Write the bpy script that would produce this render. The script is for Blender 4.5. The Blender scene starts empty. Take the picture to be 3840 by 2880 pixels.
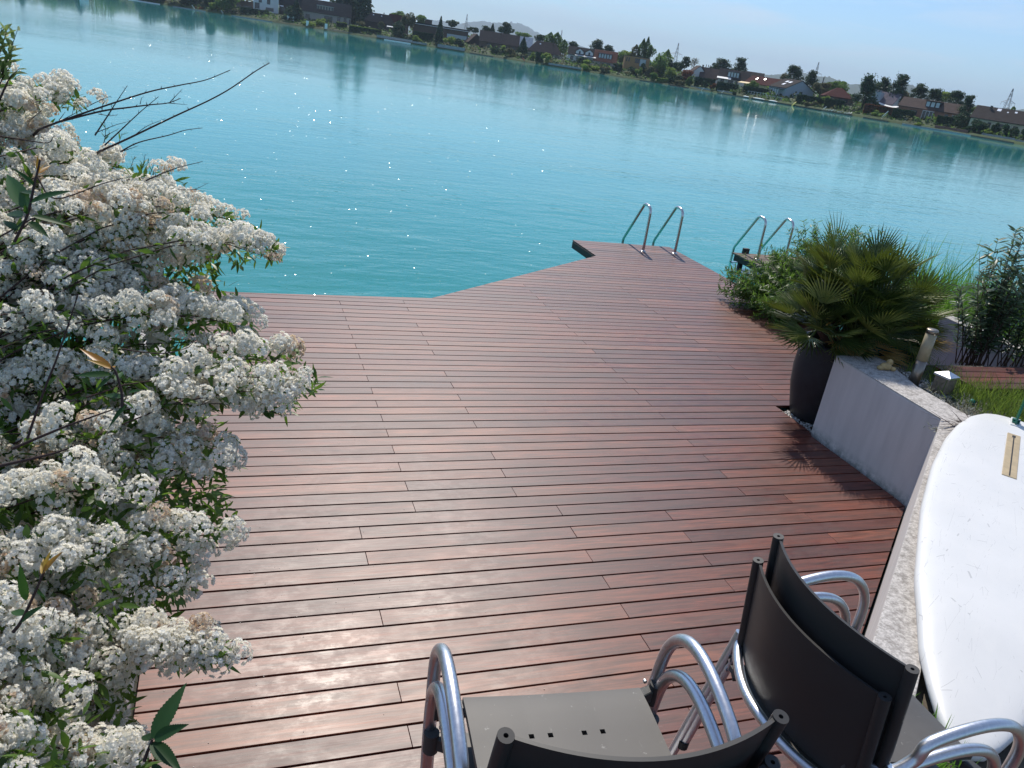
import bpy, math, random
import numpy as np
from mathutils import Vector, Matrix
random.seed(7); rng = np.random.default_rng(11)
sc = bpy.context.scene; COL = sc.collection
PI = math.pi; R = math.radians
# ------------------------------------------------------------------ camera model
F_ = 789.0; PIT, ROL, YAW, CH = R(22.503), R(8.84), R(21.26), 3.22
WZ = -0.45                                   # water level; the deck surface is z = 0
fw0 = np.array([math.sin(YAW), math.cos(YAW), 0]); rt0 = np.array([math.cos(YAW), -math.sin(YAW), 0]); up0 = np.array([0, 0, 1.])
FW = fw0*math.cos(PIT)-up0*math.sin(PIT); UP = up0*math.cos(PIT)+fw0*math.sin(PIT)
IR = math.cos(ROL)*rt0+math.sin(ROL)*UP; IU = math.cos(ROL)*UP-math.sin(ROL)*rt0
CAM = np.array([0, 0, CH])
def ray(x, y):                               # x, y in the photograph's 3840 px frame
    return (x/3.75-512)*IR/F_+(384-y/3.75)*IU/F_+FW
def onz(x, y, z):
    d = ray(x, y); return CAM+d*((z-CH)/d[2])
def atd(x, y, d):                            # the point at horizontal distance d
    v = ray(x, y); return CAM+v*(d/math.hypot(v[0], v[1]))
def dep(x, y, t):                            # the point at optical depth t
    return CAM+ray(x, y)*t
S2 = 3840/2212
# ------------------------------------------------------------------ mesh helpers
def mkmesh(name, V, Fs, smooth=False, mats=(), midx=None, cols=None):
    me = bpy.data.meshes.new(name)
    if isinstance(V, np.ndarray):
        n = len(V); m, k = Fs.shape
        me.vertices.add(n); me.vertices.foreach_set('co', V.astype(np.float32).ravel())
        me.loops.add(m*k); me.loops.foreach_set('vertex_index', Fs.astype(np.int32).ravel())
        me.polygons.add(m); me.polygons.foreach_set('loop_start', np.arange(0, m*k, k, dtype=np.int32))
    else:
        me.from_pydata([tuple(v) for v in V], [], Fs); m = len(Fs)
    for mt in mats: me.materials.append(mt)
    if midx is not None: me.polygons.foreach_set('material_index', np.asarray(midx, dtype=np.int32))
    if smooth is not False:
        if smooth is True: me.polygons.foreach_set('use_smooth', np.ones(m, dtype=bool))
        else: me.polygons.foreach_set('use_smooth', np.asarray(smooth, dtype=bool))
    if cols is not None:                     # per-face attribute
        a = me.attributes.new('rnd', 'FLOAT_VECTOR', 'FACE'); a.data.foreach_set('vector', np.asarray(cols, dtype=np.float32).ravel())
    me.update(calc_edges=True); me.validate()
    return me
class MB:
    def __init__(s): s.v = []; s.f = []; s.s = []; s.c = []; s.m = []; s.cc = (0.5, .5, .5); s.cm = 0
    def add(s, vs, fs, sm=False):
        o = len(s.v); s.v += [tuple(map(float, v)) for v in vs]
        for f in fs: s.f.append([i+o for i in f]); s.s.append(sm); s.c.append(s.cc); s.m.append(s.cm)
        return s
    def box(s, c, d, M=None):
        x, y, z = d[0]/2, d[1]/2, d[2]/2
        vs = [Vector((a*x, b*y, e*z)) for e in (-1, 1) for b in (-1, 1) for a in (-1, 1)]
        if M is not None: vs = [M @ v for v in vs]
        vs = [v+Vector(c) for v in vs]
        return s.add(vs, [(0, 2, 3, 1), (4, 5, 7, 6), (0, 1, 5, 4), (2, 6, 7, 3), (0, 4, 6, 2), (1, 3, 7, 5)])
    def b2(s, x0, x1, y0, y1, z0, z1): return s.box(((x0+x1)/2, (y0+y1)/2, (z0+z1)/2), (x1-x0, y1-y0, z1-z0))
    def prism(s, poly, z0, z1):
        n = len(poly); area = sum(poly[i][0]*poly[(i+1) % n][1]-poly[(i+1) % n][0]*poly[i][1] for i in range(n))
        if area < 0: poly = poly[::-1]
        vs = [(p[0], p[1], z0) for p in poly]+[(p[0], p[1], z1) for p in poly]
        return s.add(vs, [tuple(range(n))[::-1], tuple(range(n, 2*n))]+[(i, (i+1) % n, n+(i+1) % n, n+i) for i in range(n)])
    def tube(s, pts, r, n=10, cap=True, closed=False):
        P = [Vector(p) for p in pts]; m = len(P); rs = r if hasattr(r, '__len__') else [r]*m
        T = []
        for i in range(m):
            a = P[i-1] if (i > 0 or closed) else P[i]; b = P[(i+1) % m] if (i < m-1 or closed) else P[i]
            T.append((b-a).normalized())
        ref = Vector((0, 0, 1)) if abs(T[0].z) < .9 else Vector((1, 0, 0))
        nrm = T[0].cross(ref).normalized(); vs = []
        for i in range(m):
            nrm = (nrm-T[i]*nrm.dot(T[i])).normalized(); bn = T[i].cross(nrm)
            for k in range(n):
                a = 2*PI*k/n; vs.append(P[i]+(nrm*math.cos(a)+bn*math.sin(a))*rs[i])
        fs = [(i*n+k, i*n+(k+1) % n, (i+1)*n+(k+1) % n, (i+1)*n+k) for i in range(m-1) for k in range(n)]
        if closed: fs += [((m-1)*n+k, (m-1)*n+(k+1) % n, (k+1) % n, k) for k in range(n)]
        s.add(vs, fs, True)
        if cap and not closed: s.add(vs[:n], [tuple(range(n))[::-1]]); s.add(vs[-n:], [tuple(range(n))])
        return s
    def lathe(s, prof, n=32, c=(0, 0, 0), sm=True):
        vs = [(c[0]+r*math.cos(2*PI*k/n), c[1]+r*math.sin(2*PI*k/n), c[2]+z) for r, z in prof for k in range(n)]
        return s.add(vs, [(i*n+k, i*n+(k+1) % n, (i+1)*n+(k+1) % n, (i+1)*n+k) for i in range(len(prof)-1) for k in range(n)], sm)
    def build(s, name, mats, parent=None, bevel=0, seg=2, autosm=None):
        if not isinstance(mats, (list, tuple)): mats = [mats]
        me = mkmesh(name, s.v, s.f, s.s, mats, s.m, s.c)
        return link(name, me, parent, bevel, seg)
def link(name, me, parent=None, bevel=0, seg=2):
    o = bpy.data.objects.new(name, me); COL.objects.link(o)
    if parent is not None: o.parent = parent
    if bevel:
        b = o.modifiers.new('Bevel', 'BEVEL'); b.width = bevel; b.segments = seg; b.limit_method = 'ANGLE'; b.angle_limit = R(40)
    return o
def tag(o, label=None, cat=None, group=None, kind=None):
    if label: o['label'] = label
    if cat: o['category'] = cat
    if group: o['group'] = group
    if kind: o['kind'] = kind
    return o
def thing(name, label, cat, loc=(0, 0, 0), rz=0, group=None):
    o = bpy.data.objects.new(name, None); COL.objects.link(o); o.location = loc; o.rotation_euler = (0, 0, rz); o.empty_display_size = .1
    return tag(o, label, cat, group)
def dup(root, loc, rz, label=None, group=None):
    def rec(o, par):
        c = o.copy(); COL.objects.link(c); c.parent = par
        for ch in [q for q in bpy.data.objects if q.parent is o]: rec(ch, c)
        return c
    r = rec(root, None); r.location = loc; r.rotation_euler = (0, 0, rz)
    if label: r['label'] = label
    if group: r['group'] = group
    return r
def curve(pts, n=8):                          # Catmull-Rom through the points
    P = [np.array(p, float) for p in pts]; P = [2*P[0]-P[1]]+P+[2*P[-1]-P[-2]]; out = []
    for i in range(1, len(P)-2):
        for k in range(n):
            t = k/n; a, b, c, d = P[i-1:i+3]
            out.append(.5*((2*b)+(c-a)*t+(2*a-5*b+4*c-d)*t*t+(-a+3*b-3*c+d)*t**3))
    out.append(P[-2]); return out
def fillet(pts, rad, n=6):                    # polyline with rounded corners
    P = [np.array(p, float) for p in pts]; out = [P[0]]
    for i in range(1, len(P)-1):
        a, b, c = P[i-1:i+2]; u = (a-b)/np.linalg.norm(a-b); w = (c-b)/np.linalg.norm(c-b)
        r = rad[i-1] if hasattr(rad, '__len__') else rad
        ang = math.acos(np.clip(u@w, -1, 1)); t = min(r/math.tan(ang/2), np.linalg.norm(a-b)*.49, np.linalg.norm(c-b)*.49)
        p0, p1 = b+u*t, b+w*t
        for k in range(n+1):
            s = k/n; out.append((1-s)**2*p0+2*s*(1-s)*b+s*s*p1)
    out.append(P[-1]); return out
def rots(N, axis=None, tilt=None):            # random rotation matrices whose local z is axis (N,3)
    z = axis/np.linalg.norm(axis, axis=1)[:, None]
    r = rng.normal(size=(N, 3)); x = r-z*(r*z).sum(1)[:, None]; x /= np.linalg.norm(x, axis=1)[:, None]
    y = np.cross(z, x); return np.stack([x, y, z], 2)
def frames(z, x):                             # rotation with given z and approximate x
    z = z/np.linalg.norm(z, axis=1)[:, None]; x = x-z*(x*z).sum(1)[:, None]; x /= np.linalg.norm(x, axis=1)[:, None]+1e-9
    return np.stack([x, np.cross(z, x), z], 2)
def inst(bv, bf, M, T, s=None):
    if s is not None: M = M*np.asarray(s)[:, None, None] if np.ndim(s) == 1 else M*np.asarray(s)[:, None, :]
    N = len(T); V = np.einsum('nij,vj->nvi', M, bv)+T[:, None, :]
    Fs = bf[None]+(np.arange(N)*len(bv))[:, None, None]
    return V.reshape(-1, 3), Fs.reshape(-1, bf.shape[1])
# ------------------------------------------------------------------ materials
def mat(name):
    m = bpy.data.materials.new(name); m.use_nodes = True; nt = m.node_tree; nt.nodes.clear()
    out = nt.nodes.new('ShaderNodeOutputMaterial')
    return m, nt, out
class NT:
    def __init__(s, nt): s.t = nt
    def n(s, typ, **k):
        nd = s.t.nodes.new(typ)
        for a, b in k.items():
            if a.startswith('i_'):
                key = a[2:]; key = int(key) if key.isdigit() else key.replace('_', ' ')
                if isinstance(b, bpy.types.NodeSocket): s.t.links.new(b, nd.inputs[key])
                else: nd.inputs[key].default_value = b
            else: setattr(nd, a, b)
        return nd
    def l(s, a, b): s.t.links.new(a, b)
    def math(s, op, a, b=0.0, c=None):
        nd = s.t.nodes.new('ShaderNodeMath'); nd.operation = op
        for i, v in enumerate((a, b) if c is None else (a, b, c)):
            if isinstance(v, bpy.types.NodeSocket): s.t.links.new(v, nd.inputs[i])
            else: nd.inputs[i].default_value = v
        return nd.outputs[0]
    def ramp(s, fac, stops, interp='LINEAR'):
        nd = s.t.nodes.new('ShaderNodeValToRGB'); s.t.links.new(fac, nd.inputs[0]); cr = nd.color_ramp; cr.interpolation = interp
        while len(cr.elements) < len(stops): cr.elements.new(.5)
        for e, (p, c) in zip(cr.elements, stops):
            e.position = p; e.color = (c[0], c[1], c[2], 1) if hasattr(c, '__len__') else (c, c, c, 1)
        return nd.outputs[0]
    def noise(s, vec, scale, detail=4, rough=.55, dist=0):
        nd = s.n('ShaderNodeTexNoise'); nd.inputs['Scale'].default_value = scale; nd.inputs['Detail'].default_value = detail
        nd.inputs['Roughness'].default_value = rough; nd.inputs['Distortion'].default_value = dist
        if vec is not None: s.l(vec, nd.inputs['Vector'])
        return nd
    def mix(s, fac, a, b, typ='MIX'):
        nd = s.t.nodes.new('ShaderNodeMix'); nd.data_type = 'RGBA'; nd.blend_type = typ
        for i, v in ((0, fac), (6, a), (7, b)):
            if isinstance(v, bpy.types.NodeSocket): s.l(v, nd.inputs[i])
            else: nd.inputs[i].default_value = v if i == 0 else (*v, 1)
        return nd.outputs[2]
    def coords(s, scale=(1, 1, 1), kind='Object', loc=None):
        tc = s.n('ShaderNodeTexCoord'); mp = s.n('ShaderNodeMapping'); s.l(tc.outputs[kind], mp.inputs[0]); mp.inputs['Scale'].default_value = scale
        if loc is not None: s.l(loc, mp.inputs['Location'])
        return mp.outputs[0]
    def bump(s, h, strength, dist, nrm=None):
        nd = s.n('ShaderNodeBump'); s.l(h, nd.inputs['Height']); nd.inputs['Strength'].default_value = strength; nd.inputs['Distance'].default_value = dist
        if nrm is not None: s.l(nrm, nd.inputs['Normal'])
        return nd.outputs[0]
def principled(N, out, base, rough=.5, metal=0, spec=.5, nrm=None, ior=None, coat=None):
    p = N.n('ShaderNodeBsdfPrincipled')
    for key, v in (('Base Color', base), ('Roughness', rough), ('Metallic', metal), ('Specular IOR Level', spec), ('Normal', nrm), ('IOR', ior), ('Coat Weight', coat)):
        if v is None: continue
        if isinstance(v, bpy.types.NodeSocket): N.l(v, p.inputs[key])
        else: p.inputs[key].default_value = (*v, 1) if key == 'Base Color' else v
    N.l(p.outputs[0], out.inputs[0]); return p
def simple(name, c, rough=.6, metal=0, var=.15, scale=8, spec=.4, bump=0, coords='Object'):
    m, nt, out = mat(name); N = NT(nt); v = N.coords(kind=coords)
    n = N.noise(v, scale, 5, .6); lo = tuple(x*(1-var) for x in c); hi = tuple(min(1, x*(1+var)) for x in c)
    col = N.ramp(n.outputs[0], [(.3, lo), (.7, hi)])
    rr = N.math('MULTIPLY_ADD', n.outputs[0], .25, rough-.12)
    principled(N, out, col, rr, metal, spec, N.bump(n.outputs[0], bump, .01) if bump else None)
    return m
def leafmat(name, c1, c2, c3=None, trans=.35, rough=.5, spec=.35, tcol=None):   # per-face random tint, partly translucent
    m, nt, out = mat(name); N = NT(nt)
    a = N.n('ShaderNodeAttribute', attribute_name='rnd'); sx = N.n('ShaderNodeSeparateXYZ'); N.l(a.outputs['Vector'], sx.inputs[0])
    stops = [(0, c1), (.65, c2)]+([(1, c3)] if c3 else [])
    col = N.ramp(sx.outputs[0], stops)
    p = N.n('ShaderNodeBsdfPrincipled'); N.l(col, p.inputs['Base Color']); p.inputs['Roughness'].default_value = rough; p.inputs['Specular IOR Level'].default_value = spec
    t = N.n('ShaderNodeBsdfTranslucent'); N.l(N.mix(.6, col, tcol if tcol else tuple(min(1, q*1.8) for q in c2)), t.inputs[0])
    ms = N.n('ShaderNodeMixShader'); ms.inputs[0].default_value = trans; N.l(p.outputs[0], ms.inputs[1]); N.l(t.outputs[0], ms.inputs[2]); N.l(ms.outputs[0], out.inputs[0])
    return m
M = {}
def deckmat(name, old=False):
    m, nt, out = mat(name); N = NT(nt)
    a = N.n('ShaderNodeAttribute', attribute_name='rnd'); sx = N.n('ShaderNodeSeparateXYZ'); N.l(a.outputs['Vector'], sx.inputs[0])
    off = N.n('ShaderNodeVectorMath', operation='SCALE'); N.l(a.outputs['Vector'], off.inputs[0]); off.inputs['Scale'].default_value = 37
    v = N.coords((1.1, 16, 16), loc=off.outputs[0]); v2 = N.coords((1.0, 3.2, 3), loc=off.outputs[0]); v3 = N.coords((3, 90, 60), loc=off.outputs[0])
    g = N.noise(v, 1.6, 6, .62, 1.2); g2 = N.noise(v2, 1.3, 4, .6, .8); g3 = N.noise(v3, 1.5, 3, .6)
    if old:
        base = N.ramp(sx.outputs[0], [(0, (.10, .075, .055)), (1, (.22, .17, .13))])
    else:
        base = N.ramp(N.math('MULTIPLY_ADD', sx.outputs[0], .74, .12), [(0, (.070, .016, .014)), (.2, (.105, .024, .016)), (.5, (.155, .038, .020)), (.75, (.190, .052, .027)), (.92, (.235, .080, .040)), (1, (.30, .12, .060))])
    dk = N.ramp(g.outputs[0], [(.28, .30), (.5, .85), (.72, 1.4)])
    c = N.mix(1, base, dk, 'MULTIPLY')
    pat = N.ramp(g2.outputs[0], [(.40, 0), (.62, 1)])
    c = N.mix(N.math('MULTIPLY', pat, .42), c, (.050, .026, .026))              # dark greyish heartwood streaks
    pale = N.ramp(g2.outputs[0], [(.22, 1), (.38, 0)])
    c = N.mix(N.math('MULTIPLY', pale, .34), c, (.23, .105, .062))
    fine = N.ramp(g3.outputs[0], [(.35, .72), (.65, 1.15)]); c = N.mix(1, c, fine, 'MULTIPLY')
    big = N.noise(N.coords((1, 1, 1)), .9, 3, .6); spots = N.noise(N.coords((9, 14, 9)), 1, 4, .7)
    wet = N.math('MULTIPLY', N.ramp(big.outputs[0], [(.42, 0), (.6, 1)]), N.ramp(spots.outputs[0], [(.45, 0), (.6, 1)]))
    scuff = N.noise(N.coords((6, 40, 6)), 1.0, 4, .75); sm = N.math('MULTIPLY', N.ramp(scuff.outputs[0], [(.63, 0), (.75, 1)]), .35)
    c = N.mix(sm, c, (.30, .22, .19))
    r = N.math('MULTIPLY_ADD', g2.outputs[0], .18, .62 if old else .33); r = N.math('SUBTRACT', r, N.math('MULTIPLY', wet, .07))
    r = N.math('ADD', r, N.math('MULTIPLY', g3.outputs[0], .12))
    h = N.math('ADD', N.math('MULTIPLY', g3.outputs[0], .5), N.math('MULTIPLY', g.outputs[0], .5))
    principled(N, out, c, r, 0, .56 if not old else .3, N.bump(h, .25, .003))
    return m
M['deck'] = deckmat('hardwood_planks'); M['oldwood'] = deckmat('weathered_planks', True)
M['darkwood'] = simple('stained_dark_wood', (.025, .022, .02), .6, var=.3)
def steelmat(name, c, rough):
    m, nt, out = mat(name); N = NT(nt); n = N.noise(N.coords((40, 40, 6)), 3, 4, .6)
    principled(N, out, N.ramp(n.outputs[0], [(.3, tuple(x*.85 for x in c)), (.7, c)]), N.math('MULTIPLY_ADD', n.outputs[0], .14, rough), 1.0, .5, N.bump(n.outputs[0], .03, .002)); return m
M['steel'] = steelmat('polished_steel', (.62, .60, .58), .13); M['shade_steel'] = steelmat('shade_brown_steel', (.30, .26, .22), .34); M['alu'] = steelmat('brushed_aluminium', (.72, .73, .76), .27)  # bollard steel darkened; shade of its near side is in the colour
M['seat'] = simple('grey_moulded_plastic', (.155, .142, .125), .5, var=.07, scale=5, spec=.35)
M['back'] = simple('shade_dark_plastic', (.034, .033, .032), .5, var=.06, scale=6, spec=.4)  # same grey plastic as the seat, shade of the backs put into its colour
M['bracket'] = simple('black_cast_bracket', (.05, .05, .048), .45, var=.1)
def seatmat():
    m, nt, out = mat('dusty_grey_seat_plastic'); N = NT(nt); v = N.coords()
    n = N.noise(v, 6, 5, .6); dust = N.noise(v, 45, 3, .7); st = N.noise(N.coords((60, 14, 10)), 1, 4, .7)
    c = N.ramp(n.outputs[0], [(.3, (.085, .080, .074)), (.7, (.106, .10, .093))])
    c = N.mix(N.ramp(dust.outputs[0], [(.66, 0), (.74, .6)]), c, (.33, .32, .30)); c = N.mix(N.ramp(st.outputs[0], [(.66, 0), (.78, .4)]), c, (.3, .29, .27))
    principled(N, out, c, N.math('MULTIPLY_ADD', n.outputs[0], .2, .38), 0, .35); return m
M['seat'] = seatmat()
def plaster(name, c, top=False):
    m, nt, out = mat(name); N = NT(nt); v = N.coords((1, 1, .12)); vo = N.coords()
    s = N.noise(v, 9, 4, .6); n = N.noise(vo, 2.2, 5, .6); f = N.noise(vo, 60, 5, .75); f2 = N.noise(vo, 17, 5, .7)
    col = N.ramp(s.outputs[0], [(.3, tuple(x*.88 for x in c)), (.6, c)]); col = N.mix(N.ramp(n.outputs[0], [(.45, 0), (.75, .22)]), col, tuple(x*.72 for x in c))
    if top:
        col = N.mix(N.ramp(f.outputs[0], [(.42, 0), (.58, .55)]), (.58, .55, .52), (.19, .175, .16)); col = N.mix(N.ramp(f2.outputs[0], [(.48, 0), (.62, .55)]), col, (.16, .145, .13))
    else:
        geo = N.n('ShaderNodeNewGeometry'); sp = N.n('ShaderNodeSeparateXYZ'); N.l(geo.outputs['Position'], sp.inputs[0])
        dirt = N.math('MULTIPLY', N.ramp(sp.outputs[2], [(.0, 1), (.10, 0)]), N.ramp(f2.outputs[0], [(.35, 0), (.6, .8)])); col = N.mix(dirt, col, (.20, .21, .19))
    principled(N, out, col, .85, 0, .2, N.bump(N.math('ADD', f.outputs[0], f2.outputs[0]), .2, .003)); return m
M['plaster'] = plaster('painted_plaster', (.63, .59, .56)); M['plaster2'] = plaster('shade_darkened_plaster', (.36, .34, .36)); M['coping'] = plaster('weathered_coping', (.5, .5, .5), True)  # rear wall's plaster darkened, its shade put into the colour
M['pot'] = simple('anthracite_pot_glaze', (.020, .021, .025), .55, var=.25, scale=14, spec=.35, bump=.1)
M['soil'] = simple('garden_soil', (.10, .085, .065), .95, var=.5, scale=12, bump=.6)
M['paving'] = simple('grey_patio_paving', (.30, .28, .26), .8, var=.15, scale=5, bump=.2)
def hullmat():
    m, nt, out = mat('scuffed_white_gelcoat'); N = NT(nt); v = N.coords()
    n = N.noise(v, 2, 4, .6); w = N.noise(N.coords((1, 3, 1)), 3.5, 5, .7)
    c = N.ramp(n.outputs[0], [(.3, (.62, .625, .62)), (.7, (.68, .68, .67))]); c = N.mix(N.ramp(w.outputs[0], [(.55, 0), (.75, .35)]), c, (.70, .70, .68))
    scr = None
    for sc_, rot, th in ((3.2, .5, .0045), (4.1, -.9, .004), (5, 1.8, .0035)):
        mp = N.n('ShaderNodeMapping'); N.l(v, mp.inputs[0]); mp.inputs['Rotation'].default_value = (0, 0, rot); mp.inputs['Scale'].default_value = (.35, 2.4, 1)
        vo = N.n('ShaderNodeTexVoronoi', feature='DISTANCE_TO_EDGE'); N.l(mp.outputs[0], vo.inputs['Vector']); vo.inputs['Scale'].default_value = sc_
        k = N.math('LESS_THAN', vo.outputs[0], th); mask = N.math('GREATER_THAN', N.noise(v, sc_*2.7, 2).outputs[0], .57); k = N.math('MULTIPLY', k, mask)
        scr = k if scr is None else N.math('MAXIMUM', scr, k)
    c = N.mix(N.math('MULTIPLY', scr, .4), c, (.22, .22, .22))
    principled(N, out, c, N.math('MULTIPLY_ADD', w.outputs[0], .3, .30), 0, .45); return m
M['hull'] = hullmat()
M['fin'] = simple('dark_green_fin', (.01, .12, .085), .25, var=.1)
M['tan'] = simple('tan_slot_gasket', (.42, .33, .20), .55, var=.12, scale=20)
M['black'] = simple('black_rubber', (.012, .012, .012), .6, var=.1)
M['lampwhite'] = simple('shade_toned_diffuser', (.33, .28, .18), .35, var=.12, scale=12)  # beige carries the shade on the diffuser's near side
M['stone'] = simple('yellow_sandstone', (.50, .36, .17), .9, var=.25, scale=18, bump=.5)
M['teal'] = simple('teal_plastic', (.01, .22, .20), .4)
M['bark'] = simple('brown_bark', (.075, .045, .032), .85, var=.35, scale=30, bump=.4)
M['twig'] = simple('dark_red_twig', (.045, .022, .018), .7, var=.3, scale=40)
M['petal'] = leafmat('white_petals', (.80, .76, .66), (.88, .86, .80), (.92, .92, .89), .55, .6, .2, (.95, .93, .84))
M['petal_old'] = leafmat('browning_petals', (.62, .44, .30), (.82, .72, .60), (.86, .83, .76), .45, .6, .2, (.8, .65, .45))
M['spleaf'] = leafmat('spiraea_leaves', (.035, .075, .014), (.075, .15, .026), (.15, .25, .042), .4, .42, .4, (.20, .36, .03))
M['bigleaf'] = leafmat('glossy_serrated_leaves', (.014, .042, .014), (.024, .075, .022), (.05, .13, .035), .25, .55, .22, (.10, .25, .02))
M['young'] = leafmat('orange_young_leaves', (.35, .14, .03), (.45, .30, .05), (.40, .38, .06), .45, .4, .4, (.75, .45, .05))
M['palm'] = leafmat('palm_leaflets', (.028, .055, .012), (.078, .118, .024), (.24, .26, .07), .16, .4, .5, (.22, .28, .03))
M['palmdry'] = leafmat('dry_palm_leaflets', (.26, .15, .04), (.36, .25, .09), (.42, .33, .16), .3, .5, .3, (.5, .35, .08))
M['willow'] = leafmat('willow_leaves', (.03, .07, .018), (.07, .14, .03), (.15, .23, .05), .4, .45, .35, (.22, .40, .06))
M['reed'] = leafmat('fresh_reed_blades', (.05, .13, .02), (.10, .24, .035), (.20, .34, .07), .4, .5, .3, (.25, .5, .05))
M['grass'] = leafmat('garden_grass', (.04, .08, .015), (.09, .15, .025), (.22, .25, .08), .4, .55, .3, (.28, .42, .06))
M['oleander'] = leafmat('oleander_leaves', (.035, .07, .035), (.10, .15, .08), (.36, .38, .27), .3, .4, .5, (.15, .25, .06))
M['silver'] = leafmat('silver_ground_cover', (.16, .18, .14), (.28, .29, .24), (.42, .42, .38), .3, .7, .2)
M['paleleaf'] = leafmat('pale_green_leaves', (.10, .16, .05), (.20, .27, .09), (.34, .38, .18), .35, .5, .3, (.35, .45, .12))
M['leaf_shadow'] = leafmat('leaf_shadow_tone', (.02, .010, .010), (.035, .018, .014), (.07, .03, .025), .2, .5, .3, (.08, .03, .02))  # dark tone for blades that imitate cast leaf shadows
M['gravel'] = leafmat('white_gravel', (.22, .21, .20), (.50, .49, .46), (.72, .70, .66), 0, .8, .2)
# ------------------------------------------------------------------ world, sun, camera
SUN_EL, SUN_AZ = R(48), R(12.5)
w = bpy.data.worlds.new('World'); sc.world = w; w.use_nodes = True; N = NT(w.node_tree); w.node_tree.nodes.clear()
sky = N.n('ShaderNodeTexSky', sky_type='NISHITA'); sky.sun_disc = False; sky.sun_elevation = SUN_EL; sky.sun_rotation = SUN_AZ; sky.altitude = 200; sky.air_density = 1.0; sky.dust_density = .2; sky.ozone_density = 4.0
tc = N.n('ShaderNodeTexCoord'); mp = N.n('ShaderNodeMapping'); N.l(tc.outputs['Generated'], mp.inputs[0]); mp.inputs['Scale'].default_value = (2.2, 2.2, 16); mp.inputs['Rotation'].default_value = (0, R(3), 0)
cn = N.noise(mp.outputs[0], 1.7, 7, .6, .6); cf = N.ramp(cn.outputs[0], [(.45, 0), (.78, .75)])
tint = N.mix(1, sky.outputs[0], (.80, .95, 1.10), 'MULTIPLY')
wc = N.mix(cf, tint, (7.2, 7.7, 8.4))
bg = N.n('ShaderNodeBackground'); N.l(wc, bg.inputs[0]); bg.inputs[1].default_value = 0.128
wo = N.n('ShaderNodeOutputWorld'); N.l(bg.outputs[0], wo.inputs[0])
sl = bpy.data.lights.new('Sun', 'SUN'); sl.energy = 4.9; sl.angle = R(.53); sl.color = (1, .93, .83)
so = bpy.data.objects.new('Sun', sl); COL.objects.link(so)
sd = Vector((math.sin(SUN_AZ)*math.cos(SUN_EL), math.cos(SUN_AZ)*math.cos(SUN_EL), math.sin(SUN_EL))); so.rotation_euler = sd.to_track_quat('Z', 'Y').to_euler(); so.location = (5, 30, 40)
cd = bpy.data.cameras.new('Camera'); cd.sensor_width = 36; cd.lens = F_/1024*36; cd.clip_end = 60000; cd.clip_start = .05
co = bpy.data.objects.new('Camera', cd); COL.objects.link(co)
mx = Matrix(((IR[0], IU[0], -FW[0], 0), (IR[1], IU[1], -FW[1], 0), (IR[2], IU[2], -FW[2], CH), (0, 0, 0, 1))); co.matrix_world = mx; sc.camera = co
vs = sc.view_settings; vs.view_transform = 'Standard'; vs.look = 'None'; vs.exposure = 0; vs.gamma = 1
cy = sc.cycles; cy.use_denoising = True; cy.max_bounces = 10; cy.diffuse_bounces = 7; cy.volume_bounces = 0; cy.transparent_max_bounces = 8; cy.sample_clamp_indirect = 6; cy.caustics_reflective = False; cy.caustics_refractive = False
# ================================================================== the deck
Y0, MOD, GAP = 10.128, .15, .0135
def xl(Y):
    if Y <= 10.122: return -.44
    return 2.574+(Y-10.122)*3.809/3.024 if Y < 13.146 else 6.383
def xr(Y):
    if Y < 4.61: return 4.15+(Y-3.29)*1.58/1.31
    if Y < 6.0: return 5.735
    if Y < 6.66: return 5.80
    if Y < 8.0: return 8.93
    return 8.58
deck = thing('wooden_deck', 'reddish brown hardwood deck whose narrowing jetty reaches into the lake', 'deck', (3, 7, 0))
def plank(mb, pts, z0, z1, col):
    mb.cc = col; mb.prism(pts, z0, z1)
mb = MB(); D0 = np.array([3, 7, 0])
for k in range(-28, 59):
    ya, yb = Y0-k*MOD, Y0-(k+1)*MOD+GAP; ym = (ya+yb)/2
    if abs(k) == 0: pass
    la, lb, ra, rb = xl(ya), xl(yb), xr(ya), xr(yb)
    if k == -1: la, lb = xl(ya), xl(10.13)
    if 23 == k: ra = rb = min(ra, rb)
    js = ([2.15, 5.95] if k % 2 else [1.30, 4.22, 7.3]) if k < 35 else ([2.43, 4.6] if k % 2 else [.86, 3.33])
    if k == 31: js = [2.15, 5.07]
    if k < 0: js = ([5.9] if k % 4 == 1 else [7.35] if k % 5 == 0 else []) if k < -8 else ([5.95] if k % 2 else [4.22, 7.3])
    if k in (15, 27, 5, 40, 44): js = js[1:]
    js = [j for j in js if max(la, lb)+.3 < j < min(ra, rb)-.3]
    xs = [None]+js+[None]
    for i in range(len(xs)-1):
        a = (la, lb) if xs[i] is None else (xs[i]+.0015, xs[i]+.0015); b = (ra, rb) if xs[i+1] is None else (xs[i+1]-.0015,)*2
        dz = random.uniform(-.0012, .0012)
        plank(mb, [(a[1]-3, yb-7), (b[1]-3, yb-7), (b[0]-3, ya-7), (a[0]-3, ya-7)], -.027+dz, dz, (random.random()**1.15, random.random(), random.random()))
mb.build('planks', M['deck'], deck, .0014, 1)
mb = MB()                                              # joists below
for x in (-.3, .86, 1.72, 2.58, 3.33, 4.2, 5.07):
    mb.b2(x-3-.03, x-3+.03, (1.6 if x < 3 else 4.0)-7, 10.0-7, -.15, -.0295)
for x in (5.95, 6.9, 7.7, 8.4): mb.b2(x-3-.03, x-3+.03, (6.9 if x < 7 else 8.2)-7, (12.7 if x < 6.2 else 14.2)-7, -.15, -.0295)
mb.build('joist_frame', M['darkwood'], deck)
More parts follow.
